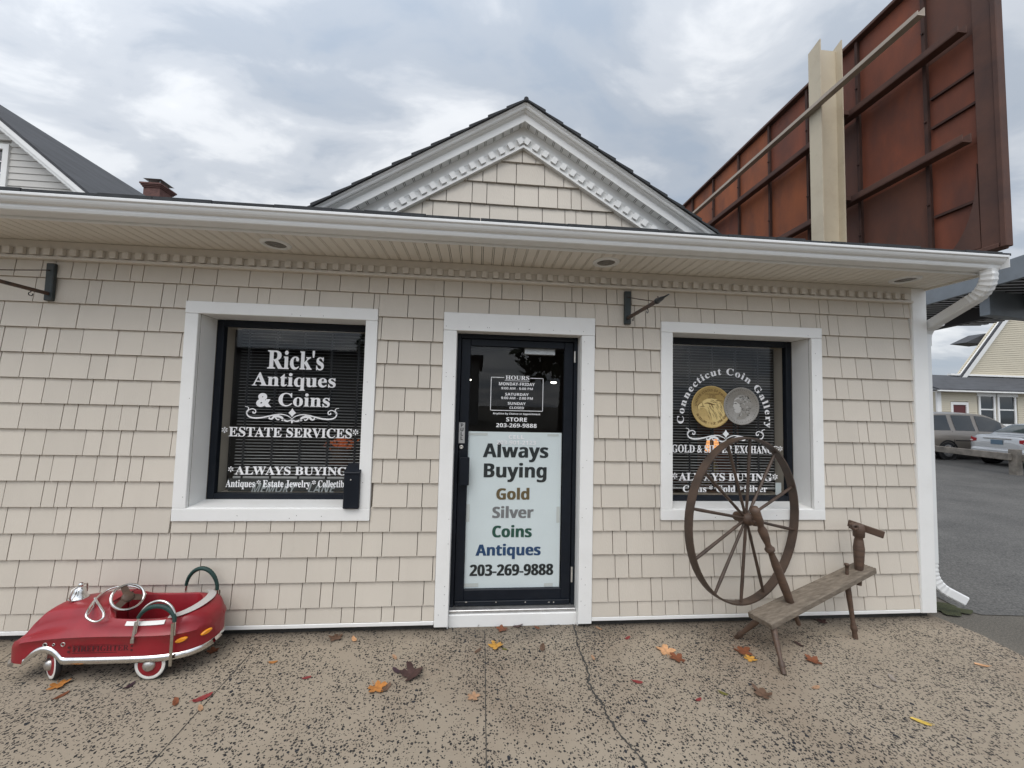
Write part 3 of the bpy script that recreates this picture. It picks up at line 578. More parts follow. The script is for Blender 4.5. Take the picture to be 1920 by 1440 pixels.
# the two coins on the right-hand pane: generic bird head and generic profile head
def coin(name, c, r, mats, mode, yy):
    o = MB(); n = 48
    o.lathe([(0, r), (0.003, r), (0.0035, r * 0.985), (0.0035, r * 0.93), (0.0022, r * 0.92), (0.0022, 0)], (c.x, yy, c.z), (c.x, yy - 1, c.z), n, False)
    yf = yy - 0.0030
    P = lambda pts: [(c.x + p[0] * r, yf, c.z + p[1] * r) for p in pts]
    def fill(pts, m, dy=0.0): o.mi(m); o._add([(x, yf - dy, z) for x, _, z in P(pts)], [tuple(range(len(pts)))])
    def line(pts, w, m, dy=0.0004): o.mi(m); sp = spline([(c.x + p[0] * r, c.z + p[1] * r) for p in pts], 4); o.ribbon(sp, [w * r * (1 - abs(2 * i / (len(sp) - 1) - 1) * 0.7) for i in range(len(sp))], yf - dy)
    rnd = random.Random(5)
    if mode == 'bird':
        head = [(-0.68, -0.10), (-0.70, 0.02), (-0.62, 0.14), (-0.48, 0.20), (-0.40, 0.30), (-0.22, 0.38), (0.0, 0.40), (0.25, 0.36), (0.45, 0.22), (0.62, -0.05), (0.70, -0.3), (0.62, -0.5), (0.4, -0.62), (0.2, -0.72), (0.02, -0.64), (-0.08, -0.46), (-0.18, -0.28), (-0.28, -0.12), (-0.42, -0.04), (-0.58, -0.06), (-0.62, -0.16)]
        fill(head, 1)
        line([(-0.68, -0.12), (-0.70, 0.02), (-0.62, 0.13), (-0.48, 0.19)], 0.035, 2); line([(-0.60, -0.02), (-0.45, 0.02), (-0.34, 0.0)], 0.04, 2); line([(-0.36, 0.14), (-0.2, 0.18), (0.05, 0.12), (0.18, 0.10)], 0.07, 2); line([(-0.46, 0.2), (-0.44, 0.08), (-0.40, 0.0)], 0.03, 2)
        for k in range(34):
            a = rnd.uniform(-0.15, 0.5); z = rnd.uniform(-0.5, 0.12); line([(a - 0.06, z + 0.08), (a, z), (a + 0.03 + rnd.uniform(0, 0.06), z - 0.13)], 0.022, 2)
        for k in range(14):
            a = rnd.uniform(-0.1, 0.4); z = rnd.uniform(0.15, 0.33); line([(a, z), (a + 0.10, z + 0.01), (a + 0.18, z - 0.04)], 0.02, 2)
        o.mi(2); arc_text(o, 'UNITED STATES OF AMERICA', 'bold', (c.x, c.z), r * 0.74, r * 0.74, 178, 8, r * 0.105, yf - 0.0004)
        for i, (s, w) in enumerate((('E PLURIBUS UNUM', 0.52), ('IN GOD', 0.24), ('WE TRUST', 0.3))):
            V, F = text_geo(s, 'bold'); a, b = min(v[0] for v in V), max(v[0] for v in V); k = w * 1.3 * r / (b - a)
            o._add([(c.x + 0.03 * r + (vx - (a + b) / 2) * k, yf - 0.0004, c.z + r * (0.56 - 0.09 * i + 0.02) + vy * k * 0.9) for vx, vy in V], F)
        arc_s = '50 DOLLARS * 1 OZ. FINE GOLD'
        V = arc_s[::-1]
        # lower line reads left to right along the bottom
        dot = 0
        n_ = len(arc_s); 
        for i, ch in enumerate(arc_s):
            if ch == ' ': continue
            GV, GF = text_geo(ch, 'bold'); w = (min(v[0] for v in GV) + max(v[0] for v in GV)) / 2; a = rad(lerp(205, 335, (i + 0.5) / n_)); k = r * 0.10 / cap_h('bold')
            px, pz = c.x + r * 0.84 * math.cos(a), c.z + r * 0.84 * math.sin(a); tx, tz = -math.sin(a), math.cos(a); nx, nz = -tz, tx
            o._add([(px + (vx - w) * k * tx + vy * k * nx, yf - 0.0004, pz + (vx - w) * k * tz + vy * k * nz) for vx, vy in GV], GF)
    else:
        head = [(-0.50, -0.02), (-0.44, 0.10), (-0.46, 0.26), (-0.36, 0.44), (-0.18, 0.58), (0.1, 0.62), (0.36, 0.50), (0.52, 0.28), (0.56, 0.0), (0.5, -0.28), (0.36, -0.5), (0.16, -0.66), (-0.12, -0.72), (-0.30, -0.66), (-0.16, -0.5), (-0.14, -0.36), (-0.30, -0.36), (-0.40, -0.30), (-0.42, -0.20), (-0.46, -0.14), (-0.43, -0.08)]
        fill(head, 1)
        face = [(-0.50, -0.02), (-0.44, 0.10), (-0.44, 0.22), (-0.3, 0.22), (-0.12, 0.10), (-0.04, -0.08), (-0.06, -0.3), (-0.14, -0.36), (-0.30, -0.36), (-0.40, -0.30), (-0.42, -0.20), (-0.46, -0.14), (-0.43, -0.08)]
        fill(face, 3, 0.0004)
        line([(-0.42, 0.12), (-0.34, 0.14), (-0.26, 0.11)], 0.05, 2, 0.0008); line([(-0.44, -0.17), (-0.38, -0.17), (-0.35, -0.18)], 0.03, 2, 0.0008)
        line([(-0.42, 0.3), (-0.2, 0.42), (0.1, 0.40), (0.26, 0.3)], 0.09, 3, 0.0006)
        for k in range(46):
            a = rnd.uniform(-0.1, 0.5); z = rnd.uniform(-0.55, 0.5)
            if a * a + z * z > 0.34: continue
            q = rnd.uniform(0, 6.28); line([(a + 0.07 * math.cos(q), z + 0.07 * math.sin(q)), (a + 0.06 * math.cos(q + 1.5), z + 0.06 * math.sin(q + 1.5)), (a + 0.05 * math.cos(q + 3), z + 0.05 * math.sin(q + 3))], 0.032, 2 if k % 3 else 3, 0.0006)
        o.mi(2)
        for k in range(46):
            a = rad(k * 360 / 46); o.disc((c.x + r * 0.86 * math.cos(a), yf - 0.0003, c.z + r * 0.86 * math.sin(a)), (0, -1, 0), r * 0.018, 6)
    return o.build(name, mats, winR, fix=False)
g1, g2 = aty(*Z5(272, 628), YT), aty(*Z5(508, 628), YT); s1, s2 = aty(*Z5(465, 623), YT), aty(*Z5(695, 623), YT)
gz0, gz1 = aty(*Z5(390, 763), YT).z, aty(*Z5(390, 492), YT).z; sz0, sz1 = aty(*Z5(580, 744), YT).z, aty(*Z5(580, 502), YT).z
coin('gold_coin_decal', Vector(((g1.x + g2.x) / 2, 0, (gz0 + gz1) / 2)), (gz1 - gz0) / 2, ['gold_coin', 'gold_light', 'gold_dark', 'gold_light'], 'bird', 0.2125)
coin('silver_coin_decal', Vector(((s1.x + s2.x) / 2, 0, (sz0 + sz1) / 2)), (sz1 - sz0) / 2, ['silver_coin', 'silver_coin', 'silver_dark', 'silver_light'], 'head', 0.2080)

# door
a, b, c, d = DOOR
dm = MB(); x0, x1, z0, z1 = DTRM
dm.box(x0, x1, -0.018, 0.016, d, z1); dm.box(x0, a, -0.016, 0.016, z0, d - 0.001); dm.box(b, x1, -0.016, 0.016, z0 - 0.002, d - 0.001)
dm.box(a - 0.012, a, 0.017, 0.30, 0.0, d); dm.box(b, b + 0.012, 0.017, 0.30, 0.0, d); dm.box(a - 0.012, b + 0.012, 0.017, 0.30, d + 0.0005, d + 0.012)
dm.mi(1)
for _ in range(34):
    p = random.choice(((lerp(x0, x1, random.random()), d + 0.03), (x0 + random.choice((0.03, 0.07, 0.085)), lerp(z0, d, random.random())), (b + random.choice((0.02, 0.05)), lerp(z0, d, random.random()))))
    dm.disc((p[0], -0.0187, p[1]), (0, -1, 0), 0.0026, 8)
dcase = dm.build('door_casing', ['trim_white', 'dot_dark'], shop, bevel=0.003)
stp = MB(); stp.box(a, b, 0.035, 0.075, -0.01, 0.088); stp.mi(1).box(a, b, 0.05, 0.20, 0.0885, 0.112)
stp.build('threshold', ['trim_white', 'aluminium'], dcase, bevel=0.004)
df = MB(); df.box(a, a + 0.03, 0.10, 0.2, 0.113, d); df.box(b - 0.03, b, 0.10, 0.2, 0.113, d); df.box(a + 0.03, b - 0.03, 0.10, 0.2, d - 0.035, d)
df.build('frame', 'black_frame', dcase, bevel=0.003)
YG = 0.135
gx0, gx1, gz1 = aty(880, 760, YG).x, aty(1056, 760, YG).x, aty(968, 652, YG).z; gz0 = aty(960, 1102, YG).z
lx0, lx1, lz0, lz1 = a + 0.033, b - 0.033, 0.118, d - 0.038
dl = MB(); dl.box(lx0, gx0, 0.112, 0.155, lz0, lz1); dl.box(gx1, lx1, 0.112, 0.155, lz0, lz1); dl.box(gx0, gx1, 0.112, 0.155, gz1, lz1); dl.box(gx0, gx1, 0.112, 0.155, lz0, gz0)
dl.box(lx0 + 0.005, lx1 - 0.005, 0.098, 0.111, lz0, lz0 + 0.035)
dleaf = dl.build('door', 'black_frame', shop, bevel=0.004)
MB().quad((gx0, YG, gz0), (gx1, YG, gz0), (gx1, YG, gz1), (gx0, YG, gz1)).build('pane', 'pane_glass', dleaf, fix=False)
hd = MB(); hA, hB = aty(862, 857, 0.07), aty(879, 910, 0.07); hd.box(hA.x, hB.x, 0.062, 0.074, hB.z, hA.z); hd.box(hA.x, hA.x + 0.014, 0.075, 0.111, hB.z + 0.01, hA.z - 0.01); hd.build('handle', 'black_frame', dleaf, bevel=0.004)
pp = MB(); pA, pB = aty(861, 792, 0.11), aty(871, 831, 0.11); pp.box(pA.x, pB.x, 0.108, 0.111, pB.z, pA.z); pp.mi(1)
for i, ch in enumerate('PULL'):
    V, F = text_geo(ch, 'bold'); w = (min(v[0] for v in V) + max(v[0] for v in V)) / 2; k = (pA.z - pB.z) * 0.17 / cap_h('bold')
    pp._add([((pA.x + pB.x) / 2 + (vx - w) * k, 0.1075, pA.z - (pA.z - pB.z) * (0.19 + 0.21 * i) + vy * k - 0.004) for vx, vy in V], F)
pp.build('pull_plate', ['aluminium', 'ink_black'], dleaf, fix=False)
q = aty(865, 838, 0.11); MB().lathe([(0, 0.016), (0.008, 0.016), (0.010, 0.012), (0.010, 0.007), (0.006, 0.006), (0.006, 0)], (q.x, 0.111, q.z), (q.x, 0, q.z), 18).build('lock', 'steel_worn', dleaf)
for vt, vb in ((659, 680), (1062, 1090)):
    p1 = aty(1073, vt, 0.105); p2 = aty(1073, vb, 0.105); MB().tube([(b - 0.026, 0.096, p2.z), (b - 0.026, 0.096, p1.z)], 0.0075, 10).build('hinge', 'steel_worn', dleaf)
for u in (874, 930, 985, 1029, 1038): p = aty(u, 1129, 0.098); sc = MB(); sc.disc((p.x, 0.0975, p.z), (0, -1, 0), random.uniform(0.004, 0.009), 9, random.uniform(0.003, 0.006)); sc.build('screw', 'steel_worn', dleaf, fix=False)
cl_ = MB(); p1, p2 = aty(983, 653, 0.19), aty(1040, 667, 0.19); cl_.box(p1.x, p2.x, 0.165, 0.22, p2.z, p1.z); cl_.bar((p1.x + 0.05, 0.20, p1.z + 0.0), (p2.x + 0.05, 0.24, p1.z + 0.02), 0.02, 0.008); cl_.build('door_closer', 'aluminium', dleaf, bevel=0.003)
def Z7(x, y): return (x / 9.6 + 900, y / 9.6 + 690)
YD = YG - 0.0012
hl = MB()
def T7(s, st, x0, x1, b_, c_, off=0.0): u0, vb = Z7(x0, b_); u1, vc = Z7(x1, c_); m_ = MB(); put_text(m_, s, st, u0, u1, vb, vc, YD, off); m_.build('lettering', 'vinyl_letter', dleaf, fix=False)
T7('HOURS', 'serif', 460, 888, 211, 140, 0.008)
for s, x0_, x1_, b_, c_ in (('MONDAY-FRIDAY', 342, 985, 318, 263), ('9:00 AM - 5:00 PM', 383, 950, 391, 349), ('SATURDAY', 452, 876, 499, 451), ('9:00 AM - 2:00 PM', 380, 950, 565, 521), ('SUNDAY', 500, 822, 664, 616), ('CLOSED', 530, 790, 738, 696), ('Anytime by Chance or Appointment', 232, 1085, 841, 809), ('STORE', 470, 845, 964, 892), ('203-269-9888', 288, 1020, 1070, 1000), ('CELL', 515, 795, 1275, 1207), ('203-901-2123', 300, 1005, 1378, 1308)):
    T7(s, 'bold', x0_, x1_, b_, c_)
def hbar(x0_, y0_, x1_, y1_): p, q = aty(*Z7(x0_, y0_), YD), aty(*Z7(x1_, y1_), YD); hl._add([(p.x, YD, q.z), (q.x, YD, q.z), (q.x, YD, p.z), (p.x, YD, p.z)], [(0, 1, 2, 3)])
pz = aty(*Z7(660, 172), YD).z; pb = aty(*Z7(660, 775), YD).z; pl_ = aty(*Z7(190, 470), YD).x; pr_ = aty(*Z7(1137, 470), YD).x; t_ = 0.0048
p1 = aty(*Z7(435, 172), YD).x; p2 = aty(*Z7(905, 172), YD).x; u1 = aty(*Z7(445, 232), YD).x; u2 = aty(*Z7(890, 232), YD).x; uz = aty(*Z7(660, 232), YD).z
for (xa, xb, za, zb) in ((pl_, p1, pz - t_, pz), (p2, pr_, pz - t_, pz), (pl_, pr_, pb, pb + t_), (pl_, pl_ + t_, pb, pz), (pr_ - t_, pr_, pb, pz), (u1, u2, uz - 0.0015, uz + 0.0015)):
    hl._add([(xa, YD, za), (xb, YD, za), (xb, YD, zb), (xa, YD, zb)], [(0, 1, 2, 3)])
hl.build('hours_box', 'vinyl_letter', dleaf, fix=False)

# eave: frieze with dentils, soffit, lights, fascia, gutter, downspout
fr = MB(); fr.box(XL, 3.628, -0.022, 0.016, 2.668, 2.724); fr.box(XL, 3.628, -0.020, 0.016, 2.612, 2.6675); fr.box(XL, 3.628, -0.036, 0.016, 2.592, 2.6115)
x = XL + 0.01
while x < 3.58: fr.box(x, x + 0.042, -0.046, -0.0205, 2.6185, 2.667); x += 0.0842
fr.build('frieze', 'trim_beige', shop, bevel=0.002)
sf = MB(); x = XL
while x < 3.74:
    for w, g in ((0.062, 0.0035), (0.008, 0.0035)):
        sf.box(x, min(x + w, 3.755), -0.399, -0.001, 2.7255, 2.738); x += w + g
sf.mi(1).box(XL, 3.755, -0.399, -0.001, 2.7385, 2.75)
sf.mi(2).box(XL, 3.76, -0.423, -0.400, 2.708, 2.805); sf.mi(0).box(3.756, 3.772, -0.423, -0.001, 2.7085, 2.805); sf.box(XL, 3.76, -0.012, 0.0, 2.722, 2.7252)
sf.build('soffit', ['soffit_white', 'soffit_gap', 'gutter_white'], shop)
for (lx, ly) in ((-1.424, -0.195), (0.911, -0.205), (3.353, -0.20)):
    l = MB(); l.lathe([(0, 0.098), (0.006, 0.096), (0.011, 0.082), (0.011, 0.070), (0.0, 0.066), (-0.008, 0.06), (-0.004, 0.05), (-0.004, 0.045), (-0.009, 0.04)], (lx, ly, 2.726), (lx, ly, 2.0), 28, False)
    l.mi(1).lathe([(0.004, 0.066), (0.006, 0.04), (0.002, 0.035), (0.006, 0.03), (0.008, 0)], (lx, ly, 2.727), (lx, ly, 2.0), 24, False)
    l.build('soffit_light', ['gutter_white', 'lamp_glass'], shop)
gprof = [(-0.424, 2.720), (-0.494, 2.720), (-0.503, 2.725), (-0.508, 2.738), (-0.5085, 2.752), (-0.513, 2.7535), (-0.526, 2.758), (-0.535, 2.768), (-0.540, 2.778), (-0.541, 2.787), (-0.550, 2.790), (-0.552, 2.793), (-0.552, 2.805), (-0.550, 2.808), (-0.538, 2.808), (-0.536, 2.80), (-0.424, 2.80)]
gu = MB(); gu.prism(gprof, 'x', XL, 3.745); gu.box(3.7452, 3.7485, -0.553, -0.424, 2.72, 2.809)
gutter = gu.build('gutter', 'gutter_white', shop)
for xx in (-2.9, 0.4):
    pass
ds = MB()
def rect_tube(mb, pts, w, h, up=(1, 0, 0), ribs=False):
    pts = [Vector(p) for p in pts]; rings = []
    for i, p in enumerate(pts):
        d = (pts[min(i + 1, len(pts) - 1)] - pts[max(i - 1, 0)]).normalized(); x = Vector(up); x = (x - d * x.dot(d)).normalized(); y = d.cross(x)
        s = 0.92 if (ribs and i % 2) else 1.0; W, H = w * s / 2, h * s / 2; r = 0.25
        q = [(-W, -H * (1 - r)), (-W * (1 - r), -H), (W * (1 - r), -H), (W, -H * (1 - r)), (W, H * (1 - r)), (W * (1 - r), H), (-W * (1 - r), H), (-W, H * (1 - r))]
        rings.append([p + x * a_ + y * b_ for a_, b_ in q])
    mb.loft(rings, True, True, False)
E1 = Vector((3.690, -0.475, 2.72)); KN = Vector((3.735, -0.44, 2.56)); LOW = Vector((3.845, 0.045, 2.405)); VT = Vector((3.833, 0.068, 2.31))
arc1 = []
D0 = Vector((0.05, -0.03, -1)).normalized(); D1 = (LOW - KN).normalized()
P = E1.copy(); n1 = 14
for i in range(n1 + 1):
    arc1.append(P.copy()); dd = D0.lerp(D1, i / n1).normalized(); P = P + dd * 0.0165
rect_tube(ds, arc1, 0.10, 0.078, (1, 0.35, 0), True)
end1 = arc1[-1]
rect_tube(ds, [end1, end1.lerp(LOW, 0.5), LOW], 0.093, 0.072, (1, 0.2, 0))
arc2 = [LOW - D1 * 0.10, LOW - D1 * 0.05, LOW, LOW.lerp(VT, 0.5) + Vector((0.004, 0.012, 0)), VT, VT - Vector((0, 0, 0.06))]
rect_tube(ds, arc2, 0.098, 0.077, (1, 0, 0), False)
rect_tube(ds, [VT - Vector((0, 0, 0.03)), Vector((VT.x, VT.y, 0.42))], 0.066, 0.082, (1, 0, 0))
sp0 = Vector((VT.x, VT.y, 0.43)); SD = Vector((0.80, -0.24, -0.42)).normalized(); arc3 = []; P = sp0.copy()
for i in range(17): arc3.append(P.copy()); P = P + Vector((0, 0, -1)).lerp(SD, max(0, i - 3) / 13).normalized() * 0.0175
rect_tube(ds, arc3, 0.070, 0.080, (0.3, 1, 0), True)
spE = arc3[-1]; rect_tube(ds, [spE - SD * 0.01, spE + SD * 0.13], 0.068, 0.078, (0.3, 1, 0))
ds.build('downspout', 'gutter_white', shop)
# roofs
rf = MB(); rs = 0.2
rz = lambda y: 2.822 + rs * (y + 0.53)
rf.hexa([(XL, -0.52, 2.806), (XR + 0.02, -0.52, 2.806), (XR + 0.02, 4.6, rz(4.6) - 0.02), (XL, 4.6, rz(4.6) - 0.02), (XL, -0.52, 2.822), (XR + 0.02, -0.52, 2.822), (XR + 0.02, 4.6, rz(4.6)), (XL, 4.6, rz(4.6))])
x = XL
while x < XR + 0.02:
    w = random.uniform(0.14, 0.42); e = random.uniform(0.0, 0.008); x2 = min(x + w - 0.004, XR + 0.02)
    rf.hexa([(x, -0.535 - e * 0.6, 2.812), (x2, -0.535 - e * 0.6, 2.812), (x2, -0.36, rz(-0.36) - 0.001), (x, -0.36, rz(-0.36) - 0.001), (x, -0.535 - e * 0.6, 2.829 + e), (x2, -0.535 - e * 0.6, 2.829 + e), (x2, -0.36, rz(-0.36) + 0.006), (x, -0.36, rz(-0.36) + 0.006)]); x += w
rf.build('roof', 'roof', shop)
gr = MB(); L_ = 1.84; zt = 3.957
for sgn in (-1, 1):
    k = 0
    while k * 0.137 < 1.72:
        u0, u1 = k * 0.137, (k + 1) * 0.137 + 0.012; f = -0.164 - random.uniform(0, 0.006); t0, t1 = 0.006, 0.021 + random.uniform(-0.002, 0.003)
        P_ = lambda u, y, dz: (GX + sgn * u, y, zt - GS * u + dz)
        gr.hexa([P_(u0, f, -0.004), P_(u1, f, -0.004), P_(u1, 4.5, -0.004), P_(u0, 4.5, -0.004), P_(u0, f, t0), P_(u1, f, t1), P_(u1, 4.5, t1), P_(u0, 4.5, t0)]); k += 1
gr.tube([(GX, -0.165, zt + 0.006), (GX, 4.5, zt + 0.006)], 0.018, 8)
gr.build('gable_roof', 'roof', shop)
gt = MB()
prof = [(-0.022, 3.846), (-0.090, 3.842), (-0.093, 3.838), (-0.098, 3.838), (-0.098, 3.893), (-0.103, 3.898), (-0.112, 3.901), (-0.119, 3.906), (-0.122, 3.913), (-0.134, 3.9145), (-0.139, 3.922), (-0.142, 3.934), (-0.149, 3.941), (-0.150, 3.952), (-0.02, 3.952)]
def sweep(prof, l):
    for sgn in (-1, 1):
        A = [(GX, y, z) for y, z in prof]; B = [(GX + sgn * l, y, z - GS * l) for y, z in prof]; n = len(prof)
        gt._add(A + B, [(i, (i + 1) % n, (i + 1) % n + n, i + n) for i in range(n)])
sweep(prof, 1.70)
sweep([(0.016, 3.765), (-0.022, 3.765), (-0.022, 3.8455), (0.016, 3.8455)], 1.62)
sweep([(0.016, 3.694), (-0.020, 3.694), (-0.020, 3.7645), (0.016, 3.7645)], 1.55)
sweep([(0.016, 3.672), (-0.036, 3.672), (-0.036, 3.6935), (0.016, 3.6935)], 1.45)
cs = 1 / math.hypot(1, GS)
for sgn in (-1, 1):
    sl = 0.030
    while sl < 1.72:
        hx = sl * cs; c_ = Vector((GX + sgn * hx, 0, 3.7315 - GS * hx)); ux = Vector((sgn * cs, 0, -GS * cs)); uz = Vector((sgn * GS * cs, 0, cs)); hw, hh = 0.0215, 0.0245
        q = [c_ - ux * hw - uz * hh, c_ + ux * hw - uz * hh, c_ + ux * hw + uz * hh, c_ - ux * hw + uz * hh]
        gt.hexa([(p.x, -0.048, p.z) for p in q] + [(p.x, -0.0205, p.z) for p in q]); sl += 0.0863
gt.mi(1)
for sgn in (-1, 1):                                   # vent slots in the raking soffit
    sl = 0.03
    while sl < 1.7:
        for o_ in (0.0, 0.012):
            h0, h1 = (sl + o_) * cs, (sl + o_ + 0.004) * cs; z0_, z1_ = 3.8445 - GS * h0, 3.8445 - GS * h1
            gt._add([(GX + sgn * h0, -0.03, z0_ + 0.0), (GX + sgn * h1, -0.03, z1_), (GX + sgn * h1, -0.085, z1_ - 0.0035), (GX + sgn * h0, -0.085, z0_ - 0.0035)], [(0, 1, 2, 3)])
        sl += 0.078
gt.build('gable_trim', ['trim_white', 'soffit_gap'], shop)
# ------------------------------------------------------------------ things in and on the shop front
def poster():
    y = 0.1385
    tlp, trp, blp, brp = [aty(x / 3.6 + 800, v / 3.6 + 800, y) for x, v in ((280, 28), (912, 45), (247, 1085), (893, 1082))]
    x0, x1 = (tlp.x + blp.x) / 2, (trp.x + brp.x) / 2; z1, z0 = (tlp.z + trp.z) / 2, gz0 - 0.002
    p = empty('poster', ((x0 + x1) / 2, y, z0)); tag(p, 'white paper poster taped inside the door glass listing gold, silver, coins and antiques', 'poster')
    Mi = Matrix.Translation(-Vector(p.location))
    s = MB(); n = 12
    for i in range(n):
        for j in range(18):
            f = lambda a, b_: (lerp(x0, x1, a / n), y + 0.0007 * math.sin(b_ * 1.7) * math.sin(a * 0.9), lerp(z0, z1, b_ / 18))
            s._add([f(i, j), f(i + 1, j), f(i + 1, j + 1), f(i, j + 1)], [(0, 1, 2, 3)], True)
    s.xf(Mi).build('paper', 'poster', p, fix=False)
    def word(name, items, m, lab=None):
        w = MB()
        for t, a, b_, vb, vc in items:
            for q, dx in enumerate((-0.8, 0.0, 0.8)): put_text(w, t, 'bold', (a + 2) / 3.6 + 800 + dx, (b_ - 2) / 3.6 + 800 + dx, vb / 3.6 + 800, vc / 3.6 + 800, y - 0.0024 - 0.00015 * q)
        o = w.xf(Mi).build(name, m, p, fix=False)
        if lab: o['label'] = lab
    word('lettering', [('Always', 380, 820, 208, 116), ('Buying', 385, 808, 343, 250)], 'ink_black', 'black words Always Buying')
    word('lettering', [('Gold', 470, 692, 492, 417)], 'ink_gold', 'brown word Gold'); word('lettering', [('Silver', 443, 720, 616, 541)], 'ink_silver', 'grey word Silver')
    word('lettering', [('Coins', 442, 708, 746, 669)], 'ink_green', 'green word Coins'); word('lettering', [('Antiques', 330, 768, 869, 795)], 'ink_blue', 'blue word Antiques')
    word('lettering', [('203-269-9888', 290, 853, 1004, 929)], 'ink_black', 'black phone number')
    for (a, v, b_, v2) in ((288, 40, 412, 60), (815, 48, 890, 66), (266, 522, 288, 642), (876, 538, 896, 648), (250, 1056, 348, 1082), (792, 1054, 850, 1078)):
        q1, q2 = aty(a / 3.6 + 800, v / 3.6 + 800, y), aty(b_ / 3.6 + 800, v2 / 3.6 + 800, y)
        s = MB(); s.quad((q1.x, y - 0.003, q2.z), (q2.x, y - 0.003, q2.z + 0.002), (q2.x, y - 0.003, q1.z), (q1.x, y - 0.003, q1.z - 0.002)); s.xf(Mi).build('tape', 'tape', p, fix=False)
poster()

def blind(x0, x1, z0, z1, y, label):
    b = empty('blind', ((x0 + x1) / 2, y, z0)); tag(b, label, 'blind', 'dark slatted blinds in the shop windows')
    Mi = Matrix.Translation(-Vector(b.location))
    s = MB(); z = z0 + 0.035; k = 0
    while z < z1 - 0.03:
        t = random.uniform(-0.0008, 0.0008)
        s._add([(x0 + 0.004, y - 0.0125, z + t - 0.0015), (x1 - 0.004, y - 0.0125, z - t - 0.0015), (x1 - 0.004, y, z - t + 0.0015), (x0 + 0.004, y, z + t + 0.0015), (x1 - 0.004, y + 0.0125, z - t + 0.001), (x0 + 0.004, y + 0.0125, z + t + 0.001)], [(0, 1, 2, 3), (3, 2, 4, 5)])
        z += 0.0242
    s.xf(Mi).build('slats', 'blind_slat', b, fix=False)
    MB().box(x0, x1, y - 0.014, y + 0.014, z1 - 0.03, z1).xf(Mi).build('headrail', 'blind_tape', b); MB().box(x0, x1, y - 0.012, y + 0.012, z0, z0 + 0.016).xf(Mi).build('bottom_rail', 'blind_slat', b, bevel=0.003)
    x = x0 + 0.06
    while x < x1 - 0.02:
        t = MB(); t.box(x, x + 0.016, y - 0.0145, y - 0.0135, z0, z1 - 0.03); t.box(x, x + 0.016, y + 0.0135, y + 0.0145, z0, z1 - 0.03); t.xf(Mi).build('ladder_tape', 'blind_tape', b); x += 0.212
BL = aty(446, 760, 0.30).x; BR = aty(1450, 760, 0.30).x
blind(BL, -0.872, 1.03, 2.235, 0.30, 'dark slatted blind behind the lettered glass of the left window')
blind(1.556, BR, 0.965, 2.235, 0.30, 'dark slatted blind behind the glass with the two coins')

def memory_sign():
    y = 0.275; a, b_ = aty(428, 897, y), aty(668, 930, y)
    p = tag(empty('tin_sign', ((a.x + b_.x) / 2, y, 0.94)), 'dark street sign reading Memory Lane lying inside the left window', 'sign'); Mi = Matrix.Translation(-Vector(p.location))
    MB().box(a.x, b_.x, y, y + 0.004, 0.935, a.z).xf(Mi).build('plate', 'sign_dark', p, bevel=0.002)
    t = MB()
    for s, x0, x1 in (('MEMORY', 335, 722), ('LANE', 845, 1078), ('C', 1165, 1230)): put_text(t, s, 'bold', x0 / 4.8 + 400, x1 / 4.8 + 400, 1366 / 4.8 + 640, 1278 / 4.8 + 640, y - 0.001, 0.0, 0.3)
    t.xf(Mi).build('lettering', 'sign_letter', p, fix=False)
memory_sign()

def flyer_box():
    yf = -0.045; a = aty(645, 888, yf); b_ = aty(671.5, 953, yf); x0, x1 = a.x, b_.x; z0, z1 = 0.884, aty(658, 880, yf).z
    p = tag(empty('drop_box', ((x0 + x1) / 2, 0, z0)), 'narrow black drop box with a slanted lid on the left window sill', 'drop box'); Mi = Matrix.Translation(-Vector(p.location))
    w = MB(); w.prism([(yf, z0), (0.06, z0), (0.06, z1 + 0.02), (yf, z1 - 0.03)], 'x', x0, x1); w.xf(Mi).build('body', 'black_frame', p, bevel=0.004)
    w = MB(); w.prism([(yf - 0.006, z1 - 0.034), (0.062, z1 + 0.017), (0.062, z1 + 0.030), (yf - 0.006, z1 - 0.021)], 'x', x0 - 0.003, x1 + 0.003); w.xf(Mi).build('lid', 'black_frame', p, bevel=0.003)
    MB().lathe([(0, 0.005), (0.003, 0.005), (0.003, 0)], (lerp(x0, x1, 0.45), yf, z1 - 0.075), (lerp(x0, x1, 0.45), -1, z1 - 0.075), 10).xf(Mi).build('lock', 'steel_worn', p)
flyer_box()

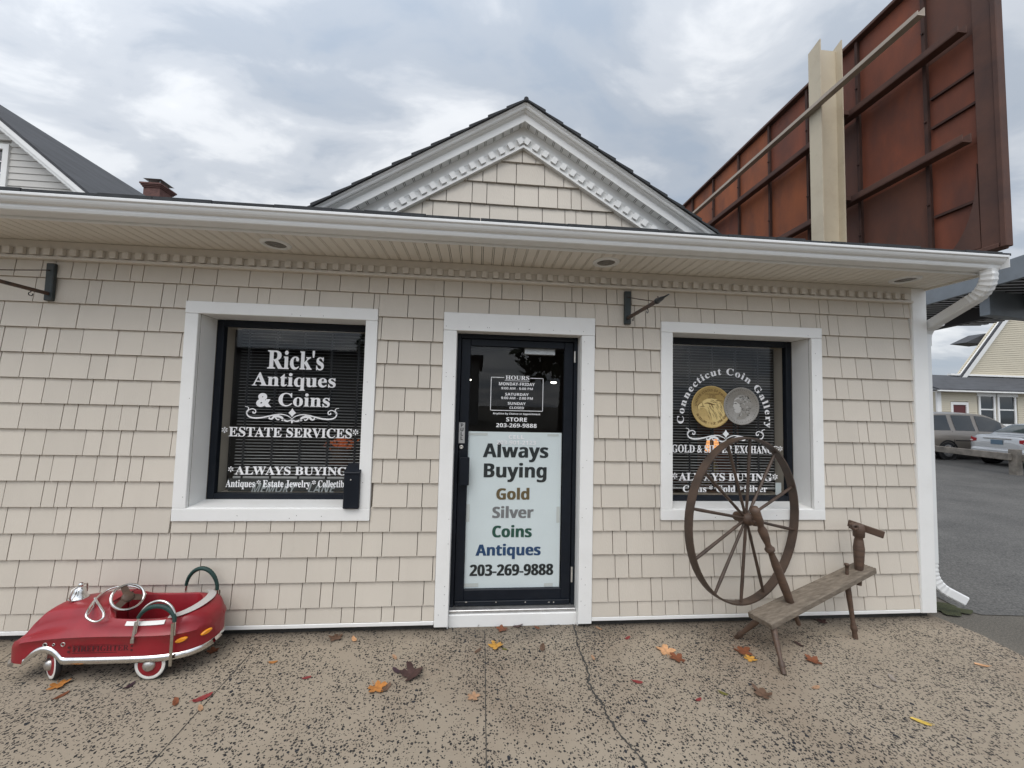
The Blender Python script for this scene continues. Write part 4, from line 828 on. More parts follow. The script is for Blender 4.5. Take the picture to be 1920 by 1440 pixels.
def sign_bracket(label):
    X = 1.15; tip = atx(1254, 557, X); e1 = atx(1233, 564, X); r1 = atx(1228, 565, X)
    p = tag(empty('sign_bracket', (X, 0, 2.31)), label, 'sign bracket', 'empty iron sign brackets under the eave'); Mi = Matrix.Translation(-Vector(p.location))
    MB().box(X - 0.026, X + 0.026, -0.032, -0.006, 2.309, 2.572).xf(Mi).build('board', 'bracket_board', p, bevel=0.004)
    A = Vector((X, -0.03, 2.357)); E = Vector((X, e1.y, e1.z)); D = (E - A).normalized()
    MB().bar(A, E, 0.022, 0.022, (1, 0, 0)).xf(Mi).build('arm', 'rusty_iron', p, bevel=0.003)
    ln = (Vector((X, tip.y, tip.z)) - E).length
    MB().lathe([(-0.02, 0.013), (-0.015, 0.019), (0.0, 0.020), (0.006, 0.013), (0.012, 0.017), (ln * 0.4, 0.013), (ln * 0.62, 0.006), (ln, 0.004)], E, E + D, 12).xf(Mi).build('finial', 'black_iron', p)
    MB().tube([(X, -0.03, 2.522), (X, r1.y * 0.5 - 0.015, lerp(2.522, r1.z, 0.5) - 0.002), (X, r1.y, r1.z)], 0.0032, 8).xf(Mi).build('stay_rod', 'rusty_iron', p)
    for t in (0.20, 0.70):
        q = A.lerp(E, t) - Vector((0, 0, 0.012)); pts = [q, q - Vector((0, 0, 0.010))] + [q + Vector((0, 0.013 * math.sin(a), -0.025 - 0.0 - 0.014 * math.cos(a) + 0.002)) for a in [rad(v) for v in range(200, 500, 25)]]
        pts = [q + Vector((0, 0, 0.008)), q - Vector((0, 0, 0.006))] + [q + Vector((0, -0.012 * math.sin(rad(v)), -0.020 + 0.012 * math.cos(rad(v)))) for v in range(10, 300, 24)]
        MB().tube(pts, 0.0026, 8).xf(Mi).build('hook', 'black_iron', p)
    sc_p = Vector((X + 0.012, e1.y + 0.02, e1.z + 0.03))
    MB().tube([sc_p - Vector((0, 0, 0.022)), sc_p, sc_p + Vector((0.0, 0.004, 0.006))], 0.005, 8).xf(Mi).build('bolt', 'rusty_iron', p)
    return p
br1 = sign_bracket('black iron sign bracket on the wall between the door and the right window')
br2 = copy_tree(br1); br2.location = (-2.992, 0, 2.302); br2['label'] = 'black iron sign bracket high on the wall left of the left window'

def interior_things():
    def simple(name, label, cat, loc): return tag(empty(name, loc), label, cat)
    # lamp with a glowing shade
    q = aty(1336, 833, 1.0); p = simple('table_lamp', 'lit table lamp with an orange shade inside the right window', 'lamp', (q.x, 1.0, q.z - 0.42))
    MB().lathe([(0, 0.09), (0.02, 0.09), (0.03, 0.03), (0.10, 0.06), (0.2, 0.05), (0.27, 0.015), (0.34, 0.012)], (0, 0, 0), (0, 0, 1), 20).build('lamp_base', 'brass', p)
    MB().lathe([(0.34, 0.075), (0.46, 0.055), (0.47, 0.05)], (0, 0, 0), (0, 0, 1), 24, False).build('lamp_shade', 'lamp_shade', p)
    t = simple('side_table', 'dark wooden table under the lit lamp inside the shop', 'table', (q.x, 1.02, 0.13)); h = q.z - 0.42 - 0.13
    MB().box(-0.35, 0.35, -0.2, 0.2, h - 0.03, h).build('tabletop', 'cabinet_wood', t, bevel=0.004)
    for a in (-0.31, 0.31):
        for b_ in (-0.16, 0.16): MB().box(a - 0.02, a + 0.02, b_ - 0.02, b_ + 0.02, 0, h - 0.031).build('leg', 'cabinet_wood', t)
    q = aty(1390, 808, 0.9); c = simple('cabinet', 'red brown wooden cabinet standing behind the right window blind', 'cabinet', (q.x + 0.03, 1.35, 0.13))
    MB().box(-0.16, 0.16, -0.15, 0.15, 0, q.z + 0.10).build('body', 'cabinet_wood', c, bevel=0.006)
    MB().box(-0.14, 0.14, -0.158, -0.151, 0.06, q.z + 0.04).build('door', 'cabinet_wood', c, bevel=0.003)
    # orange autumn foliage in a basket
    q = aty(641, 829, 0.62); f = simple('leaf_basket', 'basket of orange autumn foliage inside the left window', 'foliage basket', (q.x, 0.62, q.z - 0.16))
    MB().lathe([(0, 0.06), (0.02, 0.07), (0.12, 0.095), (0.125, 0.09), (0.03, 0.06)], (0, 0, 0), (0, 0, 1), 18).build('basket', 'basket', f)
    lf = MB(); rnd = random.Random(3)
    for _ in range(120):
        a = rnd.uniform(0, 6.28); r = rnd.uniform(0, 0.14); c_ = Vector((r * math.cos(a), r * math.sin(a) * 0.8, 0.15 + rnd.uniform(-0.03, 0.06) - r * 0.2)); d = Vector((rnd.uniform(-1, 1), rnd.uniform(-1, 1), rnd.uniform(-0.4, 0.8))).normalized() * 0.028; e = d.cross(Vector((rnd.uniform(-1, 1), rnd.uniform(-1, 1), 1))).normalized() * 0.010
        lf._add([c_ - d, c_ + e, c_ + d, c_ - e], [(0, 1, 2, 3)])
    lf.build('leaves', 'orange_leaf_glow', f, fix=False)
    st = simple('plant_stand', 'dark stand under the basket of orange foliage', 'stand', (q.x, 0.62, 0.13))
    hs = q.z - 0.16 - 0.13
    MB().lathe([(0, 0.14), (0.02, 0.14), (0.04, 0.03), (hs - 0.05, 0.025), (hs - 0.02, 0.13), (hs, 0.13)], (0, 0, 0), (0, 0, 1), 18).build('stand', 'cabinet_wood', st)
    for i, (u, v, lab) in enumerate(((878, 711, 'small lit ceiling lamp seen at the left edge of the door glass'), (1038, 716, 'small lit ceiling lamp seen at the right of the door glass'))):
        d = ray(u, v); k = (2.6 - CAM.z) / d.z; k = min(k, 6.6 / d.y); P = CAM + d * k
        l = tag(empty('ceiling_lamp', (P.x, min(P.y, 4.1), P.z)), lab, 'ceiling lamp', 'lit ceiling lamps inside the shop')
        MB().lathe([(0, 0.05), (0.02, 0.05), (0.03, 0.02)], (0, 0, 0), (0, 0, -1), 16).build('diffuser', 'ceiling_lamp', l); MB().tube([(0, 0, 0.0), (0, 0, 2.66 - P.z)], 0.006, 6).build('stem', 'black_iron', l)
    a, b_ = aty(1454, 905, 0.236), aty(1465, 932, 0.236)
    c = MB(); c.box(a.x, b_.x, 0.2355, 0.2375, b_.z, a.z); o = c.build('card', 'card_white'); tag(o, 'small pale card stuck in the lower corner of the right window', 'card')
interior_things()
# ------------------------------------------------------------------ pedal car
def pedal_car():
    cx, cy = -2.14, -0.245
    p = tag(empty('pedal_car', (cx, cy, 0)), 'old red firefighter pedal car with white wall tyres parked against the wall', 'pedal car')
    Mi = Matrix.Translation(Vector((-cx, -cy, 0)))
    # stations: x, half width, bottom z, crease z, shoulder half width, shoulder z, top(z) at the deck, cockpit floor or None, rim half width, rim z
    def zb(x):
        d = abs(x + 2.425)
        base = 0.120
        if x < -2.425: base = lerp(0.120, 0.122, min(1, d / 0.2))
        return max(base, 0.188 - (d / 0.098) ** 2 * 0.068) if d < 0.098 else base
    st = []
    # (x, w, crease z, shoulder w, shoulder z, deck z)
    key = [(-2.640, 0.115, 0.172, 0.098, 0.190, 0.194), (-2.632, 0.150, 0.195, 0.130, 0.214, 0.219), (-2.612, 0.170, 0.212, 0.150, 0.232, 0.240), (-2.585, 0.181, 0.225, 0.155, 0.246, 0.270), (-2.555, 0.187, 0.236, 0.145, 0.258, 0.330), (-2.52, 0.190, 0.246, 0.132, 0.272, 0.370), (-2.45, 0.191, 0.256, 0.130, 0.292, 0.386), (-2.36, 0.191, 0.264, 0.138, 0.312, 0.396),
           (-2.27, 0.192, 0.268, 0.148, 0.326, 0.402), (-2.19, 0.194, 0.270, 0.158, 0.336, 0.402), (-2.10, 0.195, 0.271, 0.165, 0.336, 0.36), (-2.0, 0.196, 0.270, 0.169, 0.332, 0.345), (-1.9, 0.195, 0.268, 0.170, 0.332, 0.342), (-1.82, 0.190, 0.266, 0.166, 0.334, 0.344), (-1.75, 0.178, 0.264, 0.154, 0.338, 0.350), (-1.70, 0.160, 0.262, 0.135, 0.336, 0.350), (-1.665, 0.136, 0.260, 0.112, 0.322, 0.335), (-1.635, 0.100, 0.255, 0.078, 0.300, 0.310), (-1.62, 0.060, 0.245, 0.045, 0.275, 0.280), (-1.615, 0.022, 0.230, 0.016, 0.245, 0.248)]
    sp = spline(key, 6); rings = []
    CK0, CK1 = -2.185, -1.735
    for s in sp:
        x, w, zc_, sw, sz, dz = s; b_ = min(zb(x), zc_ - 0.02)
        if x > -1.82: b_ = 0.120
        inside = CK0 < x < CK1
        if inside:
            e = min(x - CK0, CK1 - x); rw = sw * 0.90 * min(1, math.sqrt(e / 0.10)) if x > -1.84 else sw * 0.90 * min(1, (e / 0.09) ** 0.6)
            rw = max(rw, 0.012); rz = lerp(dz, sz + 0.006, min(1, (rw / (sw * 0.9)) ** 2)) if x < -2.0 else max(sz + 0.006, lerp(dz, sz + 0.006, rw / (sw * .9)))
            half = [(w, b_), (w + 0.001, lerp(b_, zc_, 0.5)), (w + 0.002, zc_ - 0.018), (w + 0.013 * max(0.0, min(1.0, (x + 2.64) / 0.16)), zc_), (w * 0.955, zc_ + 0.020), ((w + sw) / 2, lerp(zc_, sz, 0.6)), (sw, sz), ((sw + rw) / 2, max(sz, rz) + 0.002), (rw, rz), (rw * 0.985, rz - 0.004), (rw * 0.96, 0.17), (0, 0.17)]
        else:
            half = [(w, b_), (w + 0.001, lerp(b_, zc_, 0.5)), (w + 0.002, zc_ - 0.018), (w + 0.013 * max(0.0, min(1.0, (x + 2.64) / 0.16)), zc_), (w * 0.955, zc_ + 0.020), ((w + sw) / 2, lerp(zc_, sz, 0.6)), (sw, sz), (sw * 0.90, lerp(sz, dz, 0.30)), (sw * 0.82, lerp(sz, dz, 0.72)), (sw * 0.64, lerp(sz, dz, 0.90)), (sw * 0.32, lerp(sz, dz, 0.985)), (0, dz)]
        rings.append([(x, cy - a, z) for a, z in half] + [(x, cy + a, z) for a, z in reversed(half[:-1])])
    b = MB(); b.loft(rings, False, False, True)
    b._add(rings[0], [tuple(range(len(rings[0])))]); b._add(rings[-1], [tuple(range(len(rings[-1])))])
    body = b.xf(Mi).build('body', 'car_red', p)
    es = body.modifiers.new('edge', 'EDGE_SPLIT'); es.split_angle = rad(52)
    fl = MB(); fl.box(-2.17, -1.75, cy - 0.13, cy + 0.13, 0.171, 0.175); fl.box(-1.80, -1.77, cy - 0.11, cy + 0.11, 0.176, 0.29); fl.xf(Mi).build('seat', 'cockpit_dark', p, bevel=0.004)
    # chrome rocker strip following the front wheel arch and wrapping round the tail
    tr = MB(); ring = []
    for s in sp:
        if s[0] < -2.53: continue
        x, w, zc_, sw, sz, dz = s; z = min(zb(x), zc_ - 0.02) if x < -1.82 else 0.120; ring.append((x, w, z))
    for sgn in (-1, 1):
        A = [[(x, cy + sgn * (w - 0.002), z - 0.006), (x, cy + sgn * (w + 0.008), z - 0.003), (x, cy + sgn * (w + 0.012), z + 0.012), (x, cy + sgn * (w + 0.008), z + 0.027), (x, cy + sgn * (w + 0.001), z + 0.031)] for x, w, z in ring]
        tr.loft(A, False, False, True)
    tr._add([(-1.613, cy - 0.028, 0.116), (-1.603, cy - 0.028, 0.132), (-1.613, cy - 0.028, 0.150), (-1.613, cy + 0.028, 0.116), (-1.603, cy + 0.028, 0.132), (-1.613, cy + 0.028, 0.150)], [(0, 3, 4, 1), (1, 4, 5, 2)])
    tr.xf(Mi).build('chrome_strip', 'chrome', p)
    bp = MB(); bp.tube([(-2.600, cy - 0.185, 0.116), (-2.636, cy - 0.15, 0.116), (-2.650, cy - 0.06, 0.116), (-2.650, cy + 0.06, 0.116), (-2.636, cy + 0.15, 0.116), (-2.600, cy + 0.185, 0.116)], 0.012, 8); bp.xf(Mi).build('bumper', 'chrome_dull', p)
    def wheel(x, y, steer, side):
        c = Vector((x, y, 0.091)); out = Vector((math.sin(steer) * 1.0, -math.cos(steer), 0)) * side; w = MB()
        w.lathe([(-0.014, 0.060), (-0.014, 0.082), (-0.010, 0.089), (0, 0.091), (0.010, 0.089), (0.014, 0.083)], c, c + out, 32, False); t = w.xf(Mi).build('wheel', 'tyre_black', p)
        w = MB(); w.lathe([(0.0125, 0.0845), (0.0155, 0.082), (0.0165, 0.074), (0.0150, 0.066)], c, c + out, 32, False); w.xf(Mi).build('whitewall', 'white_rubber', t)
        w = MB(); w.lathe([(0.014, 0.067), (0.017, 0.064), (0.013, 0.05), (0.018, 0.036), (0.020, 0.03)], c, c + out, 32, False); w.lathe([(-0.0145, 0.07), (-0.012, 0.02)], c, c + out, 24, False); w.xf(Mi).build('rim', 'car_red', t)
        w = MB(); w.lathe([(0.018, 0.034), (0.028, 0.031), (0.037, 0.022), (0.041, 0.010), (0.042, 0.0)], c, c + out, 24, False); w.xf(Mi).build('hubcap', 'chrome_dull', t)
    wheel(-1.868, cy - 0.165, 0, 1); wheel(-1.868, cy + 0.165, 0, -1); wheel(-2.425, cy - 0.130, rad(-33), 1); wheel(-2.41, cy + 0.150, rad(-33), -1)
    for xa_, ya_ in ((-1.868, 0.15), (-2.415, 0.12)): MB().tube([(xa_, cy - ya_, 0.091), (xa_, cy + ya_, 0.091)], 0.006, 8).xf(Mi).build('axle', 'black_iron', p)
    # steering wheel
    sc_ = aty(240, 1119, -0.30); S = Vector((sc_.x, -0.30, sc_.z)); ax_d = (Vector((0.66, -0.30, 0.62))).normalized(); e1_ = ax_d.cross(Vector((0, 1, 0))).normalized(); e2_ = ax_d.cross(e1_); R_ = 0.078
    sw_ = MB(); sw_.tube([S + (e1_ * math.cos(a) + e2_ * math.sin(a)) * R_ for a in [k * 2 * math.pi / 40 for k in range(40)]], 0.0075, 10, True); swo = sw_.xf(Mi).build('steering_wheel', 'chrome', p)
    q = MB()
    for k in range(3):
        a = rad(90 + 120 * k + 15); d = e1_ * math.cos(a) + e2_ * math.sin(a); n = e1_ * -math.sin(a) + e2_ * math.cos(a)
        q._add([S + d * 0.01 + n * 0.020 + ax_d * 0.004, S + d * 0.01 - n * 0.020 + ax_d * 0.004, S + d * R_ - n * 0.016, S + d * R_ + n * 0.016], [(0, 1, 2, 3)])
    q.lathe([(-0.01, 0.030), (0.004, 0.032), (0.010, 0.022), (0.012, 0.0)], S, S + ax_d, 18, False); q.xf(Mi).build('spokes', 'wood_dark', swo)
    MB().tube([S, S - ax_d * 0.20], 0.006, 8).xf(Mi).build('column', 'brass', swo)
    # windscreen frame / bell rope loop in chrome tube
    Zp = lambda x, v, y: aty(x / 4, 1040 + v / 4, y)
    pts = [Zp(1095, 300, -0.14), Zp(1060, 262, -0.13), Zp(1000, 238, -0.14), Zp(920, 236, -0.16), Zp(840, 252, -0.19), Zp(770, 288, -0.23), Zp(722, 330, -0.31), Zp(680, 385, -0.375), Zp(650, 440, -0.415), Zp(650, 470, -0.43), Zp(690, 498, -0.435), Zp(735, 500, -0.435), Zp(772, 476, -0.43), Zp(778, 440, -0.415), Zp(755, 395, -0.385), Zp(725, 350, -0.34), Zp(712, 325, -0.32)]
    MB().tube(spline([tuple(q) for q in pts], 4), 0.0062, 8).xf(Mi).build('windscreen_frame', 'chrome', p)
    MB().tube([Zp(655, 460, -0.42), Zp(700, 390, -0.37), Zp(712, 345, -0.33)], 0.003, 6).xf(Mi).build('wire', 'chrome_dull', p)
    # bell
    B = Zp(585, 352, -0.245); B = Vector((B.x, -0.245, 0.372)); bl = MB(); tilt = Vector((0.10, 0, 1)).normalized()
    bl.lathe([(0.022, 0.046), (0.026, 0.047), (0.030, 0.042), (0.045, 0.034), (0.062, 0.028), (0.078, 0.025), (0.084, 0.020), (0.088, 0.010), (0.096, 0.012), (0.106, 0.013), (0.112, 0.008)], B, B + tilt, 24, False); bo = bl.xf(Mi).build('bell', 'chrome', p)
    f = MB(); f.box(B.x - 0.03, B.x + 0.03, B.y - 0.03, B.y + 0.03, B.z - 0.012, B.z + 0.006); f.lathe([(0, 0.012), (0.03, 0.010)], B, B + Vector((0, 0, 1)), 10)
    for sgn in (-1, 1): f.tube([B + Vector((0, sgn * 0.03, 0)), B + Vector((0, sgn * 0.052, 0.04)), B + Vector((0.004, sgn * 0.046, 0.088)), B + Vector((0.008, sgn * 0.012, 0.098))], 0.0045, 8)
    f.xf(Mi).build('bell_bracket', 'chrome_dull', bo)
    # hoop handles with green foam
    for y, o in ((cy - 0.187, -1), (cy + 0.187, 1)):
        xa, xb = -1.945, -1.742; pt = [(xa, y + o * 0.010, 0.262), (xa, y, 0.335)] + [((xa + xb) / 2 - math.cos(t) * (xb - xa) / 2, y - o * 0.012 * math.sin(t), 0.335 + 0.115 * math.sin(t)) for t in [math.pi * k / 14 for k in range(1, 14)]] + [(xb, y, 0.335), (xb + 0.004, y + o * 0.004, 0.26)]
        if o > 0: pt = [(x, yy, 0.335 + (z - 0.335) * 1.3 if z > 0.335 else z) for x, yy, z in pt]
        h = MB().tube(spline(pt, 3), 0.0068, 10).xf(Mi).build('hoop_handle', 'chrome', p)
        n = len(pt); fpt = pt[2:n - 1] if o < 0 else pt[2:n - 1]
        fo = [(x, yy - 0.004, z - (0.028 * math.sin(math.pi * k / (len(fpt) - 1)) if o < 0 else -0.010)) for k, (x, yy, z) in enumerate(fpt)]
        fs = spline(fo, 3); m = len(fs); MB().tube(fs, [0.009 + 0.004 * math.sin(math.pi * k / (m - 1)) + 0.0008 * (k % 2) for k in range(m)], 10).xf(Mi).build('foam_grip', 'green_foam', h)
        if o < 0:
            MB().bar((xb + 0.004, y - 0.022, 0.335), (xb + 0.004, y - 0.020, 0.095), 0.016, 0.003, (0, 1, 0)).xf(Mi).build('strap', 'strap_tan', h)
            MB().bar((xa, y - 0.012, 0.345), (xa - 0.004, y - 0.022, 0.25), 0.014, 0.003, (0, 1, 0)).box(xa - 0.013, xa + 0.006, y - 0.026, y - 0.021, 0.232, 0.256).xf(Mi).build('clasp', 'chrome_dull', h)
        else:
            MB().bar((xb + 0.006, y + 0.006, 0.34), (xb + 0.03, y - 0.01, 0.12), 0.012, 0.003, (0, 1, 0)).xf(Mi).build('strap', 'strap_tan', h)
    # painted trims on the rim of the cockpit
    wp = MB(); rim = [(s[0], s[3], s[4], s[5]) for s in sp if -2.03 < s[0] < -1.80]
    for sgn in (-1, 1):
        m = len(rim); wp._add([(x, cy + sgn * (sw + 0.0025), sz + 0.0025) for x, sw, sz, dz in rim] + [(x, cy + sgn * (sw + 0.0145), sz - 0.016) for x, sw, sz, dz in rim], [(i, i + 1, m + i + 1, m + i) for i in range(m - 1)], True)
    wp.xf(Mi).build('rim_stripe', 'white_paint', p, fix=False)
    gp = MB(); n = 26; I = []; O = []
    for k in range(n + 1):
        a = rad(lerp(-86, 86, k / n)); I.append((-1.80 + 0.068 * math.cos(a), cy + 0.150 * math.sin(a), 0.3605)); O.append((-1.80 + 0.122 * math.cos(a), cy + 0.178 * math.sin(a), 0.3575 - 0.006 * abs(math.sin(a))))
    gp._add(I + O, [(i, i + 1, n + 2 + i, n + 1 + i) for i in range(n)], True)
    gp.xf(Mi).build('seat_rim', 'grey_paint', p, fix=False)
    # decal, portholes, indicator lamps
    d = MB(); yd = cy - 0.1955
    A_, B_ = Zp(540, 745, yd), Zp(965, 735, yd); V, F = text_geo('FIREFIGHTER', 'serif', 0.008); a, b2 = min(v[0] for v in V), max(v[0] for v in V); k = (B_.x - A_.x) / (b2 - a); kz = 0.030 / cap_h('serif', 0.008)
    d._add([(A_.x + (vx - a) * k, yd - 0.002, 0.186 + vy * kz) for vx, vy in V], F)
    d.xf(Mi).build('lettering', 'decal_dark', p, fix=False); d = MB()
    for (xa, xb, z0, z1) in ((A_.x, B_.x - 0.06, 0.176, 0.179), (A_.x - 0.004, B_.x + 0.004, 0.2205, 0.222)): d._add([(xa, yd - 0.002, z0), (xb, yd - 0.002, z0), (xb, yd - 0.002, z1), (xa, yd - 0.002, z1)], [(0, 1, 2, 3)])
    for xx in (A_.x - 0.018, B_.x + 0.016):
        for zz in (0.186, 0.210): d.disc((xx, yd - 0.002, zz), (0, -1, 0), 0.008, 5)
    d.xf(Mi).build('decal_border', 'decal_dark', p, fix=False)
    for x, r in ((340, 0.0095), (405, 0.006), (475, 0.0095)):
        q = Zp(x, 684, cy - 0.191); c_ = Vector((q.x, cy - 0.1905, 0.226)); h = MB(); h.lathe([(0, r * 1.25), (0.005, r * 1.25), (0.005, r * 0.85), (0.002, r * 0.85)], c_, c_ + Vector((0, -1, 0)), 16, False); h.mi(1).disc(c_ + Vector((0, -0.002, 0)), (0, -1, 0), r * 0.86, 14); h.xf(Mi).build('porthole', ['chrome_dull', 'cockpit_dark'], p)
    for sg, xx, yy, nx in ((1, -1.712, cy - 0.165, Vector((0.35, -1, 0.02))), (2, -1.628, cy - 0.088, Vector((1.0, -0.75, 0.0)))):
        nx = nx.normalized(); t = nx.cross(Vector((0, 0, 1))).normalized() * -1; c_ = Vector((xx, yy, 0.222)) + nx * 0.004
        L1 = MB(); rr = []
        for dz_, sc2 in ((0, 1.0), (0.008, 0.96), (0.012, 0.7)): rr.append([c_ + nx * dz_ + (t * (0.030 * math.cos(a)) + Vector((0, 0, 1)) * (0.0125 * math.sin(a)) + Vector((0, 0, 0.006 * math.cos(a)))) * sc2 for a in [k * 2 * math.pi / 20 for k in range(20)]])
        L1.loft(rr, True, True, True); L1.xf(Mi).build('indicator_lamp', 'amber', p)
pedal_car()

# ------------------------------------------------------------------ great wheel
def spinning_wheel():
    base = Vector((2.35, -0.3, 0)); p = tag(empty('spinning_wheel', base), 'antique wooden spinning wheel on a slanted three-legged bench below the coin window', 'spinning wheel'); Mi = Matrix.Translation(-base)
    nL, fL, nR, fR = Vector((1.976, -0.455, 0.24)), Vector((1.927, -0.295, 0.24)), Vector((2.998, -0.233, 0.50)), Vector((2.97, -0.10, 0.50))
    up = (nR - nL).cross(fL - nL).normalized(); 
    if up.z < 0: up = -up
    th = 0.042; b = MB(); n = 16; ends = []
    def edge(A, B, s): return [A.lerp(B, k / n) + (nR - nL).normalized() * s * (0.008 * math.sin(k * math.pi * 2 * 2.5) + 0.006 * (k % 2)) for k in range(n + 1)]
    top = edge(nL, fL, 1) + list(reversed(edge(nR, fR, 1))); m = len(top); low = [q - up * th for q in top]
    b._add(top + low, [tuple(range(m)), tuple(range(2 * m - 1, m - 1, -1))] + [(i, (i + 1) % m, (i + 1) % m + m, i + m) for i in range(m)])
    M0 = Matrix.Translation(base)
    bench = b.xf(Mi).build('bench', 'wood_bench', p, bevel=0.004)
    def leg(a, c, r0=0.020, r1=0.016, bump=True):
        a, c = Vector(a), Vector(c); L_ = (c - a).length
        return MB().lathe([(0, r0), (L_ * 0.2, r0 * 1.02), (L_ * 0.45, r0 * 0.86), (L_ * 0.72, r1 * 0.82), (L_ * 0.80, r1 * 1.25), (L_ * 0.84, r1 * 1.3), (L_ * 0.88, r1 * 0.95), (L_, r1)], a, c, 12).xf(Mi).build('leg', 'wood_dark', p)
    leg((2.03, -0.40, 0.215), atz(1470, 1265)); leg((1.99, -0.335, 0.215), atz(1380, 1196)); leg((2.775, -0.215, 0.40), atz(1604, 1197), 0.019, 0.017)
    # post and its tail through the bench
    ft = Vector((2.237, -0.312, 0.31)); hd_ = aty(1415, 957, -0.365); hd_ = Vector((hd_.x, -0.365, hd_.z)); D = hd_ - ft; L_ = D.length; d = D.normalized()
    MB().lathe([(-0.18, 0.015), (-0.03, 0.018), (0, 0.025), (0.12, 0.029), (L_ * 0.40, 0.028), (L_ * 0.52, 0.021), (L_ * 0.555, 0.020), (L_ * 0.565, 0.031), (L_ * 0.585, 0.033), (L_ * 0.60, 0.024), (L_ * 0.63, 0.019), (L_ * 0.70, 0.027), (L_ * 0.78, 0.031), (L_ * 0.82, 0.022), (L_ * 0.845, 0.021), (L_ * 0.86, 0.029), (L_ * 0.99, 0.033), (L_ * 1.03, 0.026), (L_ * 1.035, 0)], ft, ft + d, 16).xf(Mi).build('post', 'wood_dark', p)
    # wheel
    W = Vector((1.958, -0.250, 0.871)); R_ = 0.589; yw = 0.345; h = Vector((math.cos(yw), math.sin(yw), 0)); ax = Vector((-math.sin(yw), math.cos(yw), 0)); Zv = Vector((0, 0, 1))
    n = 72; hw = 0.030; rr = []
    for k in range(n + 1):
        a = 2 * math.pi * k / n; e = h * math.cos(a) + Zv * math.sin(a); wob = 1 + 0.002 * math.sin(3 * a)
        rr.append([W + e * R_ * wob - ax * hw, W + e * (R_ + 0.002) * wob, W + e * R_ * wob + ax * hw, W + e * (R_ - 0.011) * wob + ax * hw, W + e * (R_ - 0.011) * wob - ax * hw])
    w = MB(); w.loft(rr, True, False, True); rim = w.xf(Mi).build('wheel_rim', 'wood_wheel', p); es = rim.modifiers.new('edge', 'EDGE_SPLIT'); es.split_angle = rad(40)
    hb = MB(); hb.lathe([(-0.10, 0.018), (-0.09, 0.030), (-0.06, 0.036), (-0.045, 0.028), (-0.035, 0.042), (0.035, 0.046), (0.045, 0.030), (0.07, 0.036), (0.085, 0.030), (0.088, 0)], W, W + ax, 16)
    hb.tube([W - ax * 0.10, Vector((hd_.x, hd_.y, W.z + 0.02))], 0.010, 8); hb.xf(Mi).build('hub', 'wood_dark', p)
    # twelve spokes, turned, each entering the rim
    for u, v in ((1308, 871), (1365, 836), (1406, 829), (1448, 861), (1475, 920), (1482, 992), (1432, 1113), (1389, 1131), (1343, 1107), (1313, 1041), (1305, 955)):
        dd = ray(u, v); t = (W - CAM).dot(ax) / dd.dot(ax); q = CAM + dd * t; e = (q - W).normalized()
        s = MB(); s.lathe([(0.035, 0.009), (0.10, 0.0095), (0.14, 0.0115), (0.17, 0.010), (R_ * 0.55, 0.0105), (R_ * 0.8, 0.0120), (R_ - 0.005, 0.0095)], W, W + e, 10); s.xf(Mi).build('spoke', 'wood_wheel', p)
    # spindle head post
    m0 = Vector((2.897, -0.195, 0.462)); m1 = aty(1610, 985, -0.195); m1 = Vector((m1.x, -0.195, m1.z)); d = (m1 - m0).normalized(); L_ = (m1 - m0).length
    MB().lathe([(-0.10, 0.016), (0.0, 0.022), (0.02, 0.026), (L_ * 0.2, 0.031), (L_ * 0.5, 0.036), (L_ * 0.68, 0.029), (L_ * 0.73, 0.024), (L_ * 0.76, 0.036), (L_ * 0.92, 0.038), (L_ * 1.0, 0.033), (L_ * 1.03, 0.026), (L_ * 1.032, 0)], m0, m0 + d, 12).xf(Mi).build('head_post', 'wood_dark', p)
    c0 = aty(1590, 980, -0.10); c1 = aty(1650, 1001, -0.24); MB().bar((c0.x, -0.10, c0.z), (c1.x, -0.27, c1.z), 0.018, 0.052).xf(Mi).build('cross_bar', 'wood_dark', p, bevel=0.003)
    k0 = aty(1601, 987, -0.245); MB().lathe([(0, 0.030), (0.03, 0.028), (0.036, 0.020), (0.036, 0.010), (0.02, 0.009), (0.02, 0)], (k0.x, -0.235, k0.z), (k0.x - 0.1, -0.6, k0.z), 6).xf(Mi).build('spindle_block', 'wood_dark', p, bevel=0.003)
    g0 = aty(1588, 1068, -0.21); MB().lathe([(-0.06, 0.010), (0, 0.011), (0.028, 0.012), (0.03, 0.016), (0.045, 0.015), (0.048, 0)], (g0.x, -0.21, g0.z), (g0.x, -0.21, g0.z + 1), 10).xf(Mi).build('peg', 'wood_dark', p)
spinning_wheel()

